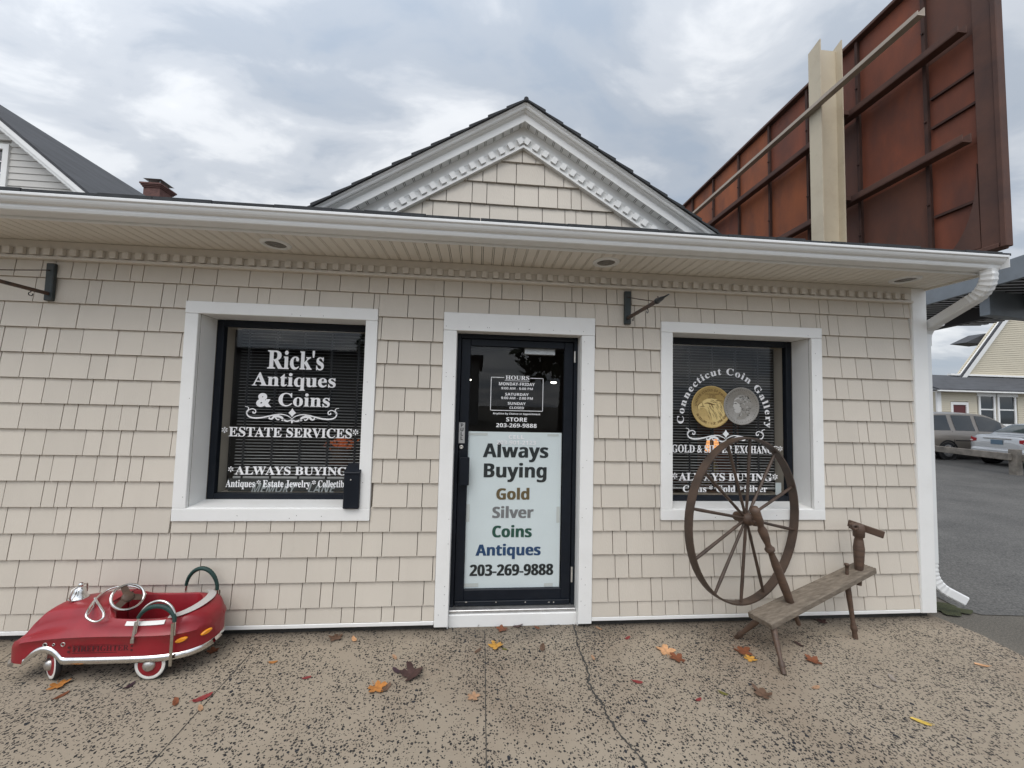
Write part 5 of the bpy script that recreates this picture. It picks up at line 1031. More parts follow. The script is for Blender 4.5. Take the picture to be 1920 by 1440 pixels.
# ------------------------------------------------------------------ fallen leaves
LEAF = {'rust': (0.17, 0.055, 0.022), 'brown': (0.115, 0.065, 0.040), 'dark': (0.055, 0.026, 0.022), 'purple': (0.040, 0.018, 0.026), 'peach': (0.55, 0.30, 0.15), 'gold': (0.50, 0.26, 0.045), 'yellow': (0.58, 0.40, 0.07), 'red': (0.21, 0.028, 0.028), 'tan': (0.36, 0.21, 0.12), 'green': (0.14, 0.13, 0.025), 'grey': (0.24, 0.205, 0.175), 'orange': (0.40, 0.16, 0.035)}
for k_, c_ in LEAF.items(): mat('leaf_' + k_, c_, 0.6, var=0.35, vscale=45, bump=0.3, bscale=150)
def leaf(u, v, size, col, kind, label, curl=0.35, rot=None):
    rnd = random.Random(int(u * 7 + v)); P = atz(u, v); rz = rnd.uniform(0, 6.28) if rot is None else rad(rot); nb = 60; pts = []
    for k in range(nb):
        a = 2 * math.pi * k / nb
        if kind == 'lobed': r = 0.52 + 0.50 * abs(math.cos(2.5 * a)) ** 1.3 * (0.82 + 0.18 * math.cos(a)) + 0.05 * math.sin(13 * a) + 0.03 * math.sin(23 * a); r *= 1.0 if abs(a - math.pi) > 0.3 else 0.7
        else: r = 0.42 / math.sqrt(math.cos(a) ** 2 * 0.28 + math.sin(a) ** 2 * 1.35) * (1 + 0.05 * math.sin(9 * a)); r *= 1 + 0.15 * (abs(math.cos(a)) ** 8)
        pts.append((a, r * size * rnd.uniform(0.94, 1.06) * (1.12 if kind == 'lobed' else 1.0)))
    m = MB(); ca, fa = rnd.uniform(0, 3.14), rnd.uniform(0.5, 1.2); vs = []
    def zf(x, y): q = x * math.cos(ca) + y * math.sin(ca); w = -x * math.sin(ca) + y * math.cos(ca); return 0.003 + curl * (q * q / size * 0.7 + abs(w) * 0.22 * fa) + 0.05 * size * math.sin(40 * x + 30 * y)
    rings = (0.0, 0.35, 0.7, 1.0)
    for f in rings[1:]:
        for a, r in pts: x, y = r * f * math.cos(a), r * f * math.sin(a); vs.append((x, y, max(0.002, zf(x, y))))
    fs = []; vs.append((0, 0, 0.003)); c_ = len(vs) - 1
    for k in range(nb): fs.append((c_, k, (k + 1) % nb))
    for j in range(2):
        for k in range(nb): fs.append((j * nb + k, (j + 1) * nb + k, (j + 1) * nb + (k + 1) % nb, j * nb + (k + 1) % nb))
    m._add(vs, fs, True)
    m.tube([(-size * 0.5, 0, 0.004), (-size * 0.8, 0.01 * size, 0.004 + size * 0.12), (-size * 1.15, 0.1 * size, 0.005 + size * 0.1)], size * 0.025, 5)
    o = m.build('leaf', 'leaf_' + col, fix=False); o.location = (P.x, P.y, 0.0008); o.rotation_euler = (0, 0, rz)
    tag(o, label, 'leaf', 'fallen autumn leaves on the pavement')
for args in [
    (930, 1212, 0.050, 'gold', 'lobed', 'golden curled leaf lying just right of the straight pavement joint below the door', 0.6), (946, 1218, 0.022, 'green', 'oval', 'tiny dark green leaf touching the golden curled leaf', 0.3), (896, 1221, 0.036, 'brown', 'oval', 'thin brown leaf across the pavement joint below the door', 0.3),
    (1017, 1215, 0.050, 'brown', 'oval', 'flat brown oval leaf between the golden leaf and the pavement crack', 0.15), (1249, 1222, 0.060, 'peach', 'lobed', 'pale peach lobed leaf, the palest large leaf below the coin window', 0.2, 75), (1270, 1236, 0.050, 'rust', 'lobed', 'rust coloured leaf tucked under the pale peach leaf', 0.3),
    (1392, 1222, 0.055, 'rust', 'lobed', 'rust lobed leaf on the pavement beside the front left bench leg', 0.35), (1406, 1236, 0.038, 'gold', 'lobed', 'small golden leaf overlapping the rust leaf by the bench leg', 0.3), (1526, 1241, 0.048, 'rust', 'lobed', 'rust brown leaf right of the front bench leg', 0.4),
    (1430, 1303, 0.052, 'brown', 'lobed', 'curled brown leaf on the pavement in front of the spinning wheel', 0.6), (1530, 1290, 0.032, 'tan', 'oval', 'small tan leaf in front of the bench, right of the curled brown leaf', 0.3), (1356, 1301, 0.028, 'green', 'oval', 'small yellow green leaf in front of the spinning wheel', 0.2),
    (1310, 1313, 0.024, 'red', 'oval', 'tiny dark red leaf left of the small yellow green leaf', 0.5), (1195, 1280, 0.034, 'red', 'oval', 'dark red leaf just right of the long pavement crack', 0.5), (772, 1267, 0.070, 'dark', 'lobed', 'largest dark brown curled leaf on the pavement left of the door', 0.9, 40),
    (745, 1260, 0.042, 'purple', 'oval', 'dark purple leaf touching the largest dark brown leaf', 0.5), (706, 1291, 0.052, 'orange', 'lobed', 'orange brown leaf left of the largest dark brown leaf', 0.35), (724, 1292, 0.040, 'brown', 'oval', 'brown leaf overlapping the orange brown leaf', 0.5),
    (740, 1233, 0.030, 'tan', 'oval', 'small pale tan leaf above the dark purple leaf', 0.3), (630, 1197, 0.048, 'brown', 'lobed', 'brown leaf against the wall right of the pedal car', 0.5), (664, 1200, 0.040, 'peach', 'oval', 'pale peach leaf near the wall right of the brown leaf', 0.3),
    (380, 1310, 0.050, 'red', 'oval', 'bright red leaf on the slanting joint right of the pedal car', 0.3), (329, 1318, 0.038, 'rust', 'oval', 'rust leaf left of the bright red leaf', 0.3), (376, 1329, 0.030, 'tan', 'oval', 'tan leaf just below the bright red leaf', 0.2),
    (110, 1286, 0.045, 'orange', 'lobed', 'orange leaf lying at the front wheel of the pedal car', 0.4), (116, 1305, 0.034, 'rust', 'oval', 'rust leaf in front of the front wheel of the pedal car', 0.3), (242, 1288, 0.036, 'purple', 'oval', 'dark purple leaf beside the rear wheel of the pedal car', 0.5),
    (887, 1307, 0.036, 'tan', 'lobed', 'pale tan leaf left of the pavement joint, nearest the camera there', 0.2), (400, 1222, 0.034, 'rust', 'lobed', 'rust leaf behind the tail of the pedal car', 0.4), (512, 1243, 0.030, 'orange', 'oval', 'small orange leaf alone between the pedal car and the door', 0.4),
    (575, 1272, 0.028, 'red', 'oval', 'small dull red leaf alone left of the orange brown leaf', 0.4), (901, 1171, 0.040, 'brown', 'oval', 'curled brown leaf leaning against the door step at its left', 0.6), (934, 1170, 0.034, 'red', 'lobed', 'dark red leaf against the middle of the door step', 0.6),
    (942, 1181, 0.042, 'rust', 'lobed', 'rust leaf just in front of the middle of the door step', 0.4), (970, 1174, 0.038, 'dark', 'lobed', 'dark leaf against the door step right of the dark red leaf', 0.5), (1007, 1178, 0.028, 'rust', 'oval', 'small rust leaf in front of the right part of the door step', 0.6),
    (1498, 1209, 0.036, 'dark', 'oval', 'dark curled leaf under the spinning wheel bench', 0.5), (1540, 1166, 0.040, 'dark', 'lobed', 'dark leaf against the wall behind the spinning wheel bench', 0.5), (1177, 1197, 0.030, 'red', 'oval', 'thin red leaf near the wall between door and spinning wheel', 0.5),
    (1123, 1179, 0.028, 'tan', 'oval', 'small pale leaf at the wall just right of the door casing', 0.2), (1112, 1234, 0.026, 'tan', 'oval', 'tiny tan leaf right of the upper part of the crack', 0.2), (1841, 1248, 0.042, 'peach', 'oval', 'pale peach leaf near the parking lot edge at the right', 0.2, 160),
    (1726, 1354, 0.046, 'yellow', 'oval', 'bright yellow leaf on the pavement at the lower right', 0.2, 145), (1674, 1274, 0.040, 'grey', 'oval', 'grey dried leaf on the pavement right of the bench', 0.3), (1645, 1288, 0.028, 'grey', 'oval', 'small grey dried leaf left of the larger grey leaf', 0.3)]: leaf(*args)
# ------------------------------------------------------------------ old billboard seen from behind
def at_x(u, v, X): return atx(u, v, X)
def billboard():
    X = 5.45; Y0, Y1 = 0.50, 9.4; Zb, Zt = 3.42, 7.18
    p = tag(empty('billboard', (5.2, 2.0, 0)), 'big rusty steel billboard seen from behind on a beige steel post', 'billboard'); Mi = Matrix.Translation(-Vector(p.location))
    ribs_u = [1746, 1616, 1519, 1446, 1388, 1340, 1301]
    ys = []
    for u in ribs_u:
        q = atx(u, 300, X); ys.append(q.y)
    edges = [Y0 + 0.18] + ys + [Y1 - 0.1]; zr = (Zb + 0.06, 4.69, 5.97, Zt - 0.06); rnd = random.Random(11)
    pick = {(0, 0): 0, (1, 0): 2, (2, 0): 2, (1, 1): 0, (2, 1): 2, (0, 1): 0, (0, 2): 2, (1, 2): 0, (2, 2): 0, (3, 0): 1, (3, 1): 1, (4, 1): 1, (4, 0): 1}
    for i in range(len(edges) - 1):                      # each bay of the skin is its own sheet
        pan = MB(); a, b_ = edges[i], edges[i + 1]; o = rnd.uniform(-0.006, 0.006)
        for j in range(3): pan.mi(pick.get((i, j), rnd.choice((0, 0, 1)))).box(X + o, X + 0.02 + o, a + 0.004, b_ - 0.004, zr[j] + 0.001, zr[j + 1] - 0.001)
        pan.xf(Mi).build('panel', ['rust_panel', 'rust_orange', 'rust_brown'], p)
    fr_ = MB(); fr_.box(X - 0.07, X + 0.015, Y0, Y0 + 0.05, Zb, Zt); fr_.box(X - 0.055, X - 0.002, Y0 + 0.051, Y0 + 0.21, Zb + 0.02, Zt - 0.02)
    fr_.box(X - 0.09, X + 0.24, Y1 - 0.06, Y1, Zb, Zt); fr_.box(X - 0.09, X + 0.06, Y0 + 0.061, Y1 - 0.061, Zt - 0.05, Zt); fr_.box(X - 0.07, X + 0.06, Y0 + 0.061, Y1 - 0.061, Zb, Zb + 0.05)
    fr_.xf(Mi).build('frame', 'rust_frame', p, bevel=0.006)
    for y in ys:
        r = MB(); r.box(X - 0.045, X - 0.001, y - 0.008, y + 0.008, Zb + 0.06, Zt - 0.06); r.box(X - 0.055, X - 0.0455, y - 0.020, y + 0.020, Zb + 0.06, Zt - 0.06)
        for z in (4.2, 5.25, 6.4): r.tube([(X - 0.075, y, z), (X - 0.056, y, z)], 0.014, 6)
        r.xf(Mi).build('rib', 'rust_dark', p)
    for z in (4.69, 5.97):
        r = MB(); r.box(X - 0.20, X - 0.08, Y0 + 0.23, Y1 - 0.1, z - 0.012, z); r.box(X - 0.20, X - 0.188, Y0 + 0.23, Y1 - 0.1, z + 0.0005, z + 0.075); r.box(X - 0.092, X - 0.08, Y0 + 0.23, Y1 - 0.1, z + 0.0005, z + 0.10)
        r.xf(Mi).build('rail', 'rust_frame', p, bevel=0.003)
    for z0_, in ((5.50,), (5.13,), (4.02,)):
        MB().box(X - 0.035, X - 0.002, Y0 + 0.22, ys[0] - 0.035, z0_, z0_ + 0.03).xf(Mi).build('stiffener', 'rust_dark', p)
    # curved corner gusset
    g = MB(); cy_, cz_ = ys[0] - 0.04, Zb + 0.06; R_ = ys[0] - 0.04 - (Y0 + 0.22); n = 14; arc = [(Y0 + 0.171 + (0.0), Zb + 0.06)]
    poly = [(Y0 + 0.215, Zb + 0.062)] + [(ys[0] - 0.05 - R_ * 0.97 * math.sin(t), Zb + 0.062 + 0.95 * (1 - math.cos(t))) for t in [math.pi / 2 * k / n for k in range(n + 1)]]
    g.prism(poly, 'x', X - 0.05, X - 0.012); g.xf(Mi).build('gusset', 'rust_frame', p)
    # H-section post and the free tan beam
    xl, xr = 4.77, 5.12; yc = 2.06
    pz = MB(); zt = 7.0
    pz.hexa([(xl, yc - 0.10, 0), (xl + 0.016, yc - 0.10, 0), (xl + 0.016, yc + 0.10, 0), (xl, yc + 0.10, 0), (xl, yc - 0.10, zt + 0.05), (xl + 0.016, yc - 0.10, zt + 0.05), (xl + 0.016, yc + 0.10, zt), (xl, yc + 0.10, zt)])
    pz.hexa([(xr - 0.016, yc - 0.10, 0), (xr, yc - 0.10, 0), (xr, yc + 0.10, 0), (xr - 0.016, yc + 0.10, 0), (xr - 0.016, yc - 0.10, zt + 0.07), (xr, yc - 0.10, zt + 0.07), (xr, yc + 0.10, zt), (xr - 0.016, yc + 0.10, zt)])
    pz.box(xl + 0.0165, xr - 0.0165, yc - 0.008, yc + 0.008, 0, zt - 0.02)
    pz.xf(Mi).build('post', 'post_beige', p)
    bx = 4.735; n_ = atx(1730, 36, bx); f_ = atx(1312, 389, bx)
    bz = (n_.z + f_.z) / 2
    r = MB(); r.box(bx - 0.06, bx + 0.03, n_.y, 9.2, bz - 0.010, bz); r.box(bx + 0.02, bx + 0.03, n_.y, 9.2, bz + 0.0005, bz + 0.085); r.box(bx - 0.06, bx - 0.05, n_.y, 9.2, bz + 0.0005, bz + 0.04); r.xf(Mi).build('beam', 'beam_tan', p)
    for yy in (1.95, 4.9, 8.0):
        MB().box(xr + 0.001, X - 0.205, 2.0, 2.12, 4.70, 4.76).xf(Mi).build('arm', 'rust_frame', p) if yy == 1.95 else None
    MB().box(xr + 0.001, X - 0.205, 2.0, 2.12, 5.98, 6.04).xf(Mi).build('arm', 'rust_frame', p)
billboard()

# ------------------------------------------------------------------ steel canopy at the far right
def canopy():
    B = CAM + ray(1920, 477) / ray(1920, 477).y * 9.0; A = CAM + ray(1738, 538) / ray(1738, 538).y * 9.0
    dA = ray(1738, 538); A = CAM + dA * ((B.z - CAM.z) / dA.z); d = (A - B).normalized(); d.z = 0; d.normalize(); inn = Vector((d.y, -d.x, 0))
    if inn.y < 0: inn = -inn
    inn = Vector((abs(d.y), -d.x * (1 if d.y > 0 else -1), 0)).normalized()
    B2 = B - d * 5.0; A2 = A + d * 4.0; p = tag(empty('steel_canopy', (B.x, B.y, 0)), 'grey steel canopy with corrugated underside behind the downspout', 'canopy'); Mi = Matrix.Translation(-Vector(p.location))
    hgt = 0.62; z1 = B.z; z0 = z1 - hgt
    def slab(off0, off1, zz0, zz1, s0=0.0, e0=0.0):
        a, b_ = B2 + inn * off0 + d * s0, A2 + inn * off0 - d * e0; c, e = A2 + inn * off1 - d * e0, B2 + inn * off1 + d * s0
        return [(a.x, a.y, zz0), (b_.x, b_.y, zz0), (c.x, c.y, zz0), (e.x, e.y, zz0), (a.x, a.y, zz1), (b_.x, b_.y, zz1), (c.x, c.y, zz1), (e.x, e.y, zz1)]
    m = MB(); m.hexa(slab(0, 0.12, z0, z1)); 
    Ln = (A2 - B2).length
    m.xf(Mi).build('fascia', 'canopy_grey', p, bevel=0.01)
    dk = MB(); W_ = 5.0; n = int(Ln / 0.30)
    for i in range(n):
        s = i * 0.30
        q = [B2 + d * s, B2 + d * (s + 0.14), B2 + d * (s + 0.30)]
        f = lambda P, o, z: (P.x + inn.x * o, P.y + inn.y * o, z)
        dk.mi(0)._add([f(q[0], 0.13, z0 + 0.02), f(q[1], 0.13, z0 + 0.02), f(q[1], W_, z0 + 0.02), f(q[0], W_, z0 + 0.02)], [(0, 1, 2, 3)])
        dk.mi(1)._add([f(q[1], 0.13, z0 + 0.12), f(q[2], 0.13, z0 + 0.12), f(q[2], W_, z0 + 0.12), f(q[1], W_, z0 + 0.12), f(q[1], 0.13, z0 + 0.02), f(q[1], W_, z0 + 0.02), f(q[2], 0.13, z0 + 0.02), f(q[2], W_, z0 + 0.02)], [(0, 1, 2, 3), (0, 4, 5, 3), (1, 6, 7, 2)])
    dk.mi(0).hexa(slab(0.13, W_, z0 + 0.14, z0 + 0.2)); dk.xf(Mi).build('corrugated_deck', ['canopy_light', 'canopy_dark'], p, fix=False)
    g = MB(); g.hexa(slab(2.0, 2.25, z0 - 0.42, z0 + 0.015)); g.xf(Mi).build('girder', 'canopy_dark', p)
    for k, t in ((-4.4, 1), ):
        pass
    e0_ = CAM + ray(1855, 560) * 0; 
    # end girder crossing in front, hanging lower
    G = MB(); yq = B.y + 1.2; a = ray(1855, 545); a = CAM + a * ((yq - CAM.y) / a.y); zt_ = a.z; zb_ = (CAM + ray(1855, 590) * ((yq - CAM.y) / ray(1855, 590).y)).z
    dd = Vector((1, 0.15, 0)).normalized(); e = a + dd * 6
    G.hexa([(a.x, a.y, zb_), (e.x, e.y, zb_), (e.x, e.y + 0.25, zb_), (a.x, a.y + 0.25, zb_), (a.x, a.y, zt_ + 0.25), (e.x, e.y, zt_ + 0.25), (e.x, e.y + 0.25, zt_ + 0.25), (a.x, a.y + 0.25, zt_ + 0.25)])
    G.xf(Mi).build('end_girder', 'canopy_grey', p, bevel=0.01)
    for o_, s_ in ((2.1, Ln - 1.0), (2.1, 1.0), (5.2, 1.0)):
        P = B2 + d * s_ + inn * o_
        if s_ > 2: continue
        MB().box(P.x - 0.1, P.x + 0.1, P.y - 0.1, P.y + 0.1, 0, z0 - 0.01).xf(Mi).build('column', 'canopy_grey', p)
canopy()

def laps(mb, poly_lines, x0, x1, z0, z1, y, expo, rise=0.014, holes=()):
    z = z0
    while z < z1:
        zt = min(z + expo, z1); spans = [(x0, x1)]
        for h0, h1, g0, g1 in holes:
            if zt > g0 and z < g1: spans = [s for (a, b_) in spans for s in (((a, min(b_, h0)), (max(a, h1), b_)) if (a < h1 and b_ > h0) else ((a, b_),)) if s[1] - s[0] > 0.01]
        for a, b_ in spans:
            poly = clip_poly([(a, z), (b_, z), (b_, zt), (a, zt)], poly_lines)
            if len(poly) > 2: mb.slab(poly, y - rise, y, z, z + expo, y + 0.03)
        z += expo

# ------------------------------------------------------------------ house behind on the left
def house_left():
    Y = 5.07; rx, rz_ = -10.0, 7.56; sl = 0.82; half = 3.9; Yb = 13.2
    p = tag(empty('house', (rx, Y + 3, 0)), 'grey clapboard house with a dark gable roof behind the shop at the left', 'house'); Mi = Matrix.Translation(-Vector(p.location))
    L2 = [(sl, 1, sl * rx + rz_ - 0.18), (-sl, 1, -sl * rx + rz_ - 0.18)]
    wu0, wu1 = aty(-60, 300, Y).x, aty(19, 300, Y).x; wz1, wz0 = aty(10, 272, Y).z, aty(8, 356, Y).z
    s = MB(); laps(s, L2, rx - half + 0.35, rx + half - 0.35, 0.0, rz_, Y, 0.128, 0.014, [(wu0, wu1, wz0, wz1)]); s.xf(Mi).build('siding', 'lap_grey', p)
    w = MB(); w.box(rx - half + 0.36, rx + half - 0.36, Y + 0.05, Yb - 0.3, 0, rz_ - sl * half + 0.2); w.prism([(rx - half + 0.4, rz_ - sl * half + 0.15), (rx + half - 0.4, rz_ - sl * half + 0.15), (rx, rz_ - 0.3)], 'y', Y + 0.05, Yb - 0.3); w.xf(Mi).build('wall', 'lap_grey', p)
    r = MB()
    for sg in (-1, 1):
        f = lambda u, y, dz: (rx + sg * u, y, rz_ - sl * u + dz)
        r.hexa([f(0, Y - 0.32, -0.03), f(half, Y - 0.32, -0.03), f(half, Yb, -0.03), f(0, Yb, -0.03), f(0, Y - 0.32, 0.03), f(half, Y - 0.32, 0.03), f(half, Yb, 0.03), f(0, Yb, 0.03)])
    ro = r.xf(Mi).build('roof', 'roof_far', p)
    t = MB()
    for sg in (-1, 1):
        for (y0, y1, d0, d1) in ((Y - 0.315, Y - 0.29, -0.135, -0.032), (Y - 0.29, Y - 0.265, -0.20, -0.10), (Y - 0.265, Y - 0.0, -0.17, -0.14), (Y - 0.04, Y + 0.02, -0.30, -0.171)):
            A = [(rx, y0, rz_ + d0), (rx, y1, rz_ + d0), (rx, y1, rz_ + d1), (rx, y0, rz_ + d1)]; B_ = [(rx + sg * (half + .05), y, z - sl * (half + .05)) for _, y, z in A]
            t._add(A + B_, [(i, (i + 1) % 4, (i + 1) % 4 + 4, i + 4) for i in range(4)] + [(4, 5, 6, 7)])
        u = 0.05
        while u < half:
            x = rx + sg * u; z = rz_ - sl * u - 0.27; t.hexa([(x - 0.022, Y - 0.06, z), (x + 0.022, Y - 0.06, z - sg * sl * 0.044), (x + 0.022, Y - 0.041, z - sg * sl * 0.044), (x - 0.022, Y - 0.041, z), (x - 0.022, Y - 0.06, z + 0.05), (x + 0.022, Y - 0.06, z + 0.05 - sg * sl * 0.044), (x + 0.022, Y - 0.041, z + 0.05 - sg * sl * 0.044), (x - 0.022, Y - 0.041, z + 0.05)]); u += 0.088
    t.xf(Mi).build('gable_trim', 'trim_white', p)
    win = MB(); c = 0.10
    win.box(wu0, wu0 + c, Y - 0.04, Y + 0.03, wz0, wz1); win.box(wu1 - c, wu1, Y - 0.04, Y + 0.03, wz0, wz1); win.box(wu0 + c, wu1 - c, Y - 0.04, Y + 0.03, wz1 - c, wz1); win.box(wu0 + c, wu1 - c, Y - 0.05, Y + 0.03, wz0, wz0 + c)
    for k in (0.33, 0.66): zz = lerp(wz0 + c, wz1 - c, k); win.box(wu0 + c, wu1 - c, Y - 0.008, Y + 0.01, zz - 0.01, zz + 0.01)
    xx = (wu0 + wu1) / 2; win.box(xx - 0.01, xx + 0.01, Y - 0.007, Y + 0.009, wz0 + c, wz1 - c)
    wo = win.xf(Mi).build('window', 'trim_white', p); MB().quad((wu0 + c, Y + 0.015, wz0 + c), (wu1 - c, Y + 0.015, wz0 + c), (wu1 - c, Y + 0.015, wz1 - c), (wu0 + c, Y + 0.015, wz1 - c)).xf(Mi).build('pane', 'car_glass', wo, fix=False)
    # chimney on the ridge
    d = ray(296, 372); Yc = 12.6; C0 = CAM + d * ((Yc - CAM.y) / d.y); cx = C0.x; zt = (CAM + ray(296, 353) * ((Yc - CAM.y) / ray(296, 353).y)).z
    ch = MB(); hw = 0.29; ch.box(cx - hw, cx + hw, Yc - 0.3, Yc + 0.3, 5.2, zt - 0.14)
    for i, (o, h) in enumerate(((0.03, 0.05), (0.06, 0.05), (0.09, 0.06))): zz = zt - 0.14 + sum((0.05, 0.05, 0.06)[:i]); ch.box(cx - hw - o, cx + hw + o, Yc - 0.3 - o, Yc + 0.3 + o, zz + 0.0005, zz + h)
    co = ch.xf(Mi).build('chimney', 'brick', ro)
    cp = MB()
    for a in (-0.2, 0.2):
        for b_ in (-0.2, 0.2): cp.box(cx + a - 0.012, cx + a + 0.012, Yc + b_ - 0.012, Yc + b_ + 0.012, zt + 0.02, zt + 0.20)
    cp.hexa([(cx - 0.32, Yc - 0.32, zt + 0.20), (cx + 0.32, Yc - 0.32, zt + 0.20), (cx + 0.32, Yc + 0.32, zt + 0.20), (cx - 0.32, Yc + 0.32, zt + 0.20), (cx - 0.08, Yc - 0.08, zt + 0.27), (cx + 0.08, Yc - 0.08, zt + 0.27), (cx + 0.08, Yc + 0.08, zt + 0.27), (cx - 0.08, Yc + 0.08, zt + 0.27)])
    cp.xf(Mi).build('chimney_cap', 'zinc', p)
house_left()

# ------------------------------------------------------------------ house across the lot at the right
def house_right():
    Y = 19.0; p = tag(empty('house', (aty(1850, 800, Y).x, Y, 0)), 'cream clapboard house with a maroon door across the parking lot', 'house'); Mi = Matrix.Translation(-Vector(p.location))
    at = lambda u, v, y=Y: aty(u, v, y)
    xw0 = at(1758, 800).x; xw1 = xw0 + 16; ze = at(1850, 735).z; Yf = Y
    dx0, dx1, dz1 = at(1786.5, 780).x, at(1811, 780).x, at(1798, 759).z
    wn = [(at(1838.5, 780).x, at(1863, 780).x), (at(1874, 780).x, at(1902, 780).x)]; wz1, wz0 = at(1870, 744).z, at(1880, 795).z
    ho = [(dx0 - 0.15, dx1 + 0.15, -1, dz1 + 0.15), (wn[0][0] - 0.25, wn[1][1] + 0.25, wz0 - 0.2, wz1 + 0.2)]
    s = MB(); laps(s, [], xw0, xw1, 0, ze, Y, 0.135, 0.034, ho)
    # upper gable wall, set back
    YU = Y + 2.2; e0 = aty(1783, 718, YU); e1 = aty(1899, 560, YU); slp = (e1.z - e0.z) / (e1.x - e0.x); apx = e0.x + 7.5; apz = e0.z + slp * 7.5
    zsk = aty(1850, 706, YU).z
    laps(s, [(-slp, 1, e0.z - slp * e0.x), (slp, 1, apz + slp * apx)], e0.x, apx + 7.5, zsk - 0.3, apz, YU, 0.135, 0.034)
    s.xf(Mi).build('siding', 'lap_cream', p)
    w = MB(); w.box(xw0 + 0.05, xw1 - 0.05, Y + 0.05, Y + 9, 0, ze - 0.05); w.prism([(e0.x + 0.3, ze - 0.06), (apx + 7.2, ze - 0.06), (apx + 7.2, e0.z), (apx, apz - 0.3), (e0.x + 0.3, e0.z)], 'y', YU + 0.05, YU + 0.28); w.xf(Mi).build('wall', 'lap_cream', p)
    rk = MB()
    for sg in (-1, 1):
        q = lambda t, dz, y: (apx + sg * t, y, apz - slp * t + dz)
        A = [q(0, -0.10, YU - 0.35), q(8.0, -0.10, YU - 0.35), q(8.0, -0.10, YU - 0.24), q(0, -0.10, YU - 0.24), q(0, 0.06, YU - 0.35), q(8.0, 0.06, YU - 0.35), q(8.0, 0.06, YU - 0.24), q(0, 0.06, YU - 0.24)]; rk.hexa(A)
    # lower skirt roof with its own slope
    za = at(1850, 727).z; rk.hexa([(xw0 - 0.4, Y - 0.45, ze + 0.02), (xw1, Y - 0.45, ze + 0.02), (xw1, YU, zsk - 0.1), (xw0 - 0.4, YU, zsk - 0.1), (xw0 - 0.4, Y - 0.45, ze + 0.1), (xw1, Y - 0.45, ze + 0.1), (xw1, YU, zsk), (xw0 - 0.4, YU, zsk)])
    rk.xf(Mi).build('roof', 'roof_far', p)
    tr = MB()
    for sg in (-1, 1):
        q = lambda t, dz, y: (apx + sg * t, y, apz - slp * t + dz)
        tr.hexa([q(0, -0.62, YU - 0.30), q(7.9, -0.62, YU - 0.30), q(7.9, -0.62, YU - 0.02), q(0, -0.62, YU - 0.02), q(0, -0.12, YU - 0.34), q(7.9, -0.12, YU - 0.34), q(7.9, -0.12, YU - 0.02), q(0, -0.12, YU - 0.02)])
    tr.box(xw0 - 0.45, xw1, Y - 0.52, Y - 0.40, ze - 0.06, ze + 0.015); tr.box(xw0 - 0.42, xw1, Y - 0.42, Y - 0.02, ze - 0.075, ze - 0.0605)
    tr.box(e0.x - 0.3, apx + 7.5, YU - 0.25, YU - 0.02, zsk - 0.02, zsk + 0.10)
    tr.box(xw0 - 0.02, xw0 + 0.28, Y - 0.04, Y + 0.04, 0, ze - 0.08)
    tr.xf(Mi).build('trim', 'trim_white', p)
    dr = MB(); dr.box(dx0, dx1, Y + 0.005, Y + 0.04, 0, dz1); do = dr.xf(Mi).build('door', 'door_maroon', p)
    f = MB(); f.box(dx0 - 0.16, dx0, Y - 0.05, Y + 0.03, 0, dz1); f.box(dx1, dx1 + 0.16, Y - 0.05, Y + 0.03, 0, dz1); f.box(dx0 - 0.16, dx1 + 0.16, Y - 0.05, Y + 0.03, dz1 + 0.001, dz1 + 0.17); f.xf(Mi).build('door_casing', 'trim_white', do)
    for a, b_ in wn:
        f = MB(); f.box(a - 0.13, a, Y - 0.04, Y + 0.03, wz0, wz1); f.box(b_, b_ + 0.13, Y - 0.04, Y + 0.03, wz0, wz1); f.box(a - 0.25, b_ + 0.25, Y - 0.05, Y + 0.03, wz1 + 0.001, wz1 + 0.2); f.box(a - 0.25, b_ + 0.25, Y - 0.06, Y + 0.03, wz0 - 0.2, wz0 - 0.001); zm = lerp(wz0, wz1, 0.52); f.box(a, b_, Y - 0.02, Y + 0.025, zm - 0.04, zm + 0.04)
        wo = f.xf(Mi).build('window', 'trim_white', p); MB().quad((a, Y + 0.012, wz0), (b_, Y + 0.012, wz0), (b_, Y + 0.012, wz1), (a, Y + 0.012, wz1)).xf(Mi).build('pane', 'car_glass', wo, fix=False)
    # dark low roof and dormer behind at the left
    rb = MB(); l0, l1 = aty(1744, 728, YU + 1), aty(1783, 706, YU + 1); rb.hexa([(l0.x - 6, YU + 1, l0.z - 0.2), (l1.x + 2, YU + 1, l0.z - 0.2), (l1.x + 2, YU + 5, l1.z), (l0.x - 6, YU + 5, l1.z), (l0.x - 6, YU + 1, l0.z - 0.1), (l1.x + 2, YU + 1, l0.z - 0.1), (l1.x + 2, YU + 5, l1.z + 0.1), (l0.x - 6, YU + 5, l1.z + 0.1)])
    rb.xf(Mi).build('rear_roof', 'roof_far', p); MB().box(l0.x - 6, l1.x + 2, YU + 1.2, YU + 4, 0, l0.z - 0.21).xf(Mi).build('rear_wall', 'brick', p)
    dm = MB(); q0, q1 = aty(1812, 642, YU + .5), aty(1836, 630, YU + .5); dm.prism([(q0.x, q0.z), (q1.x + 0.55, q0.z - 0.10), (q1.x + 0.55, q1.z + 0.22)], 'y', YU + 0.5, YU + 1.5); dm.xf(Mi).build('dormer', 'roof_far', p)
house_right()

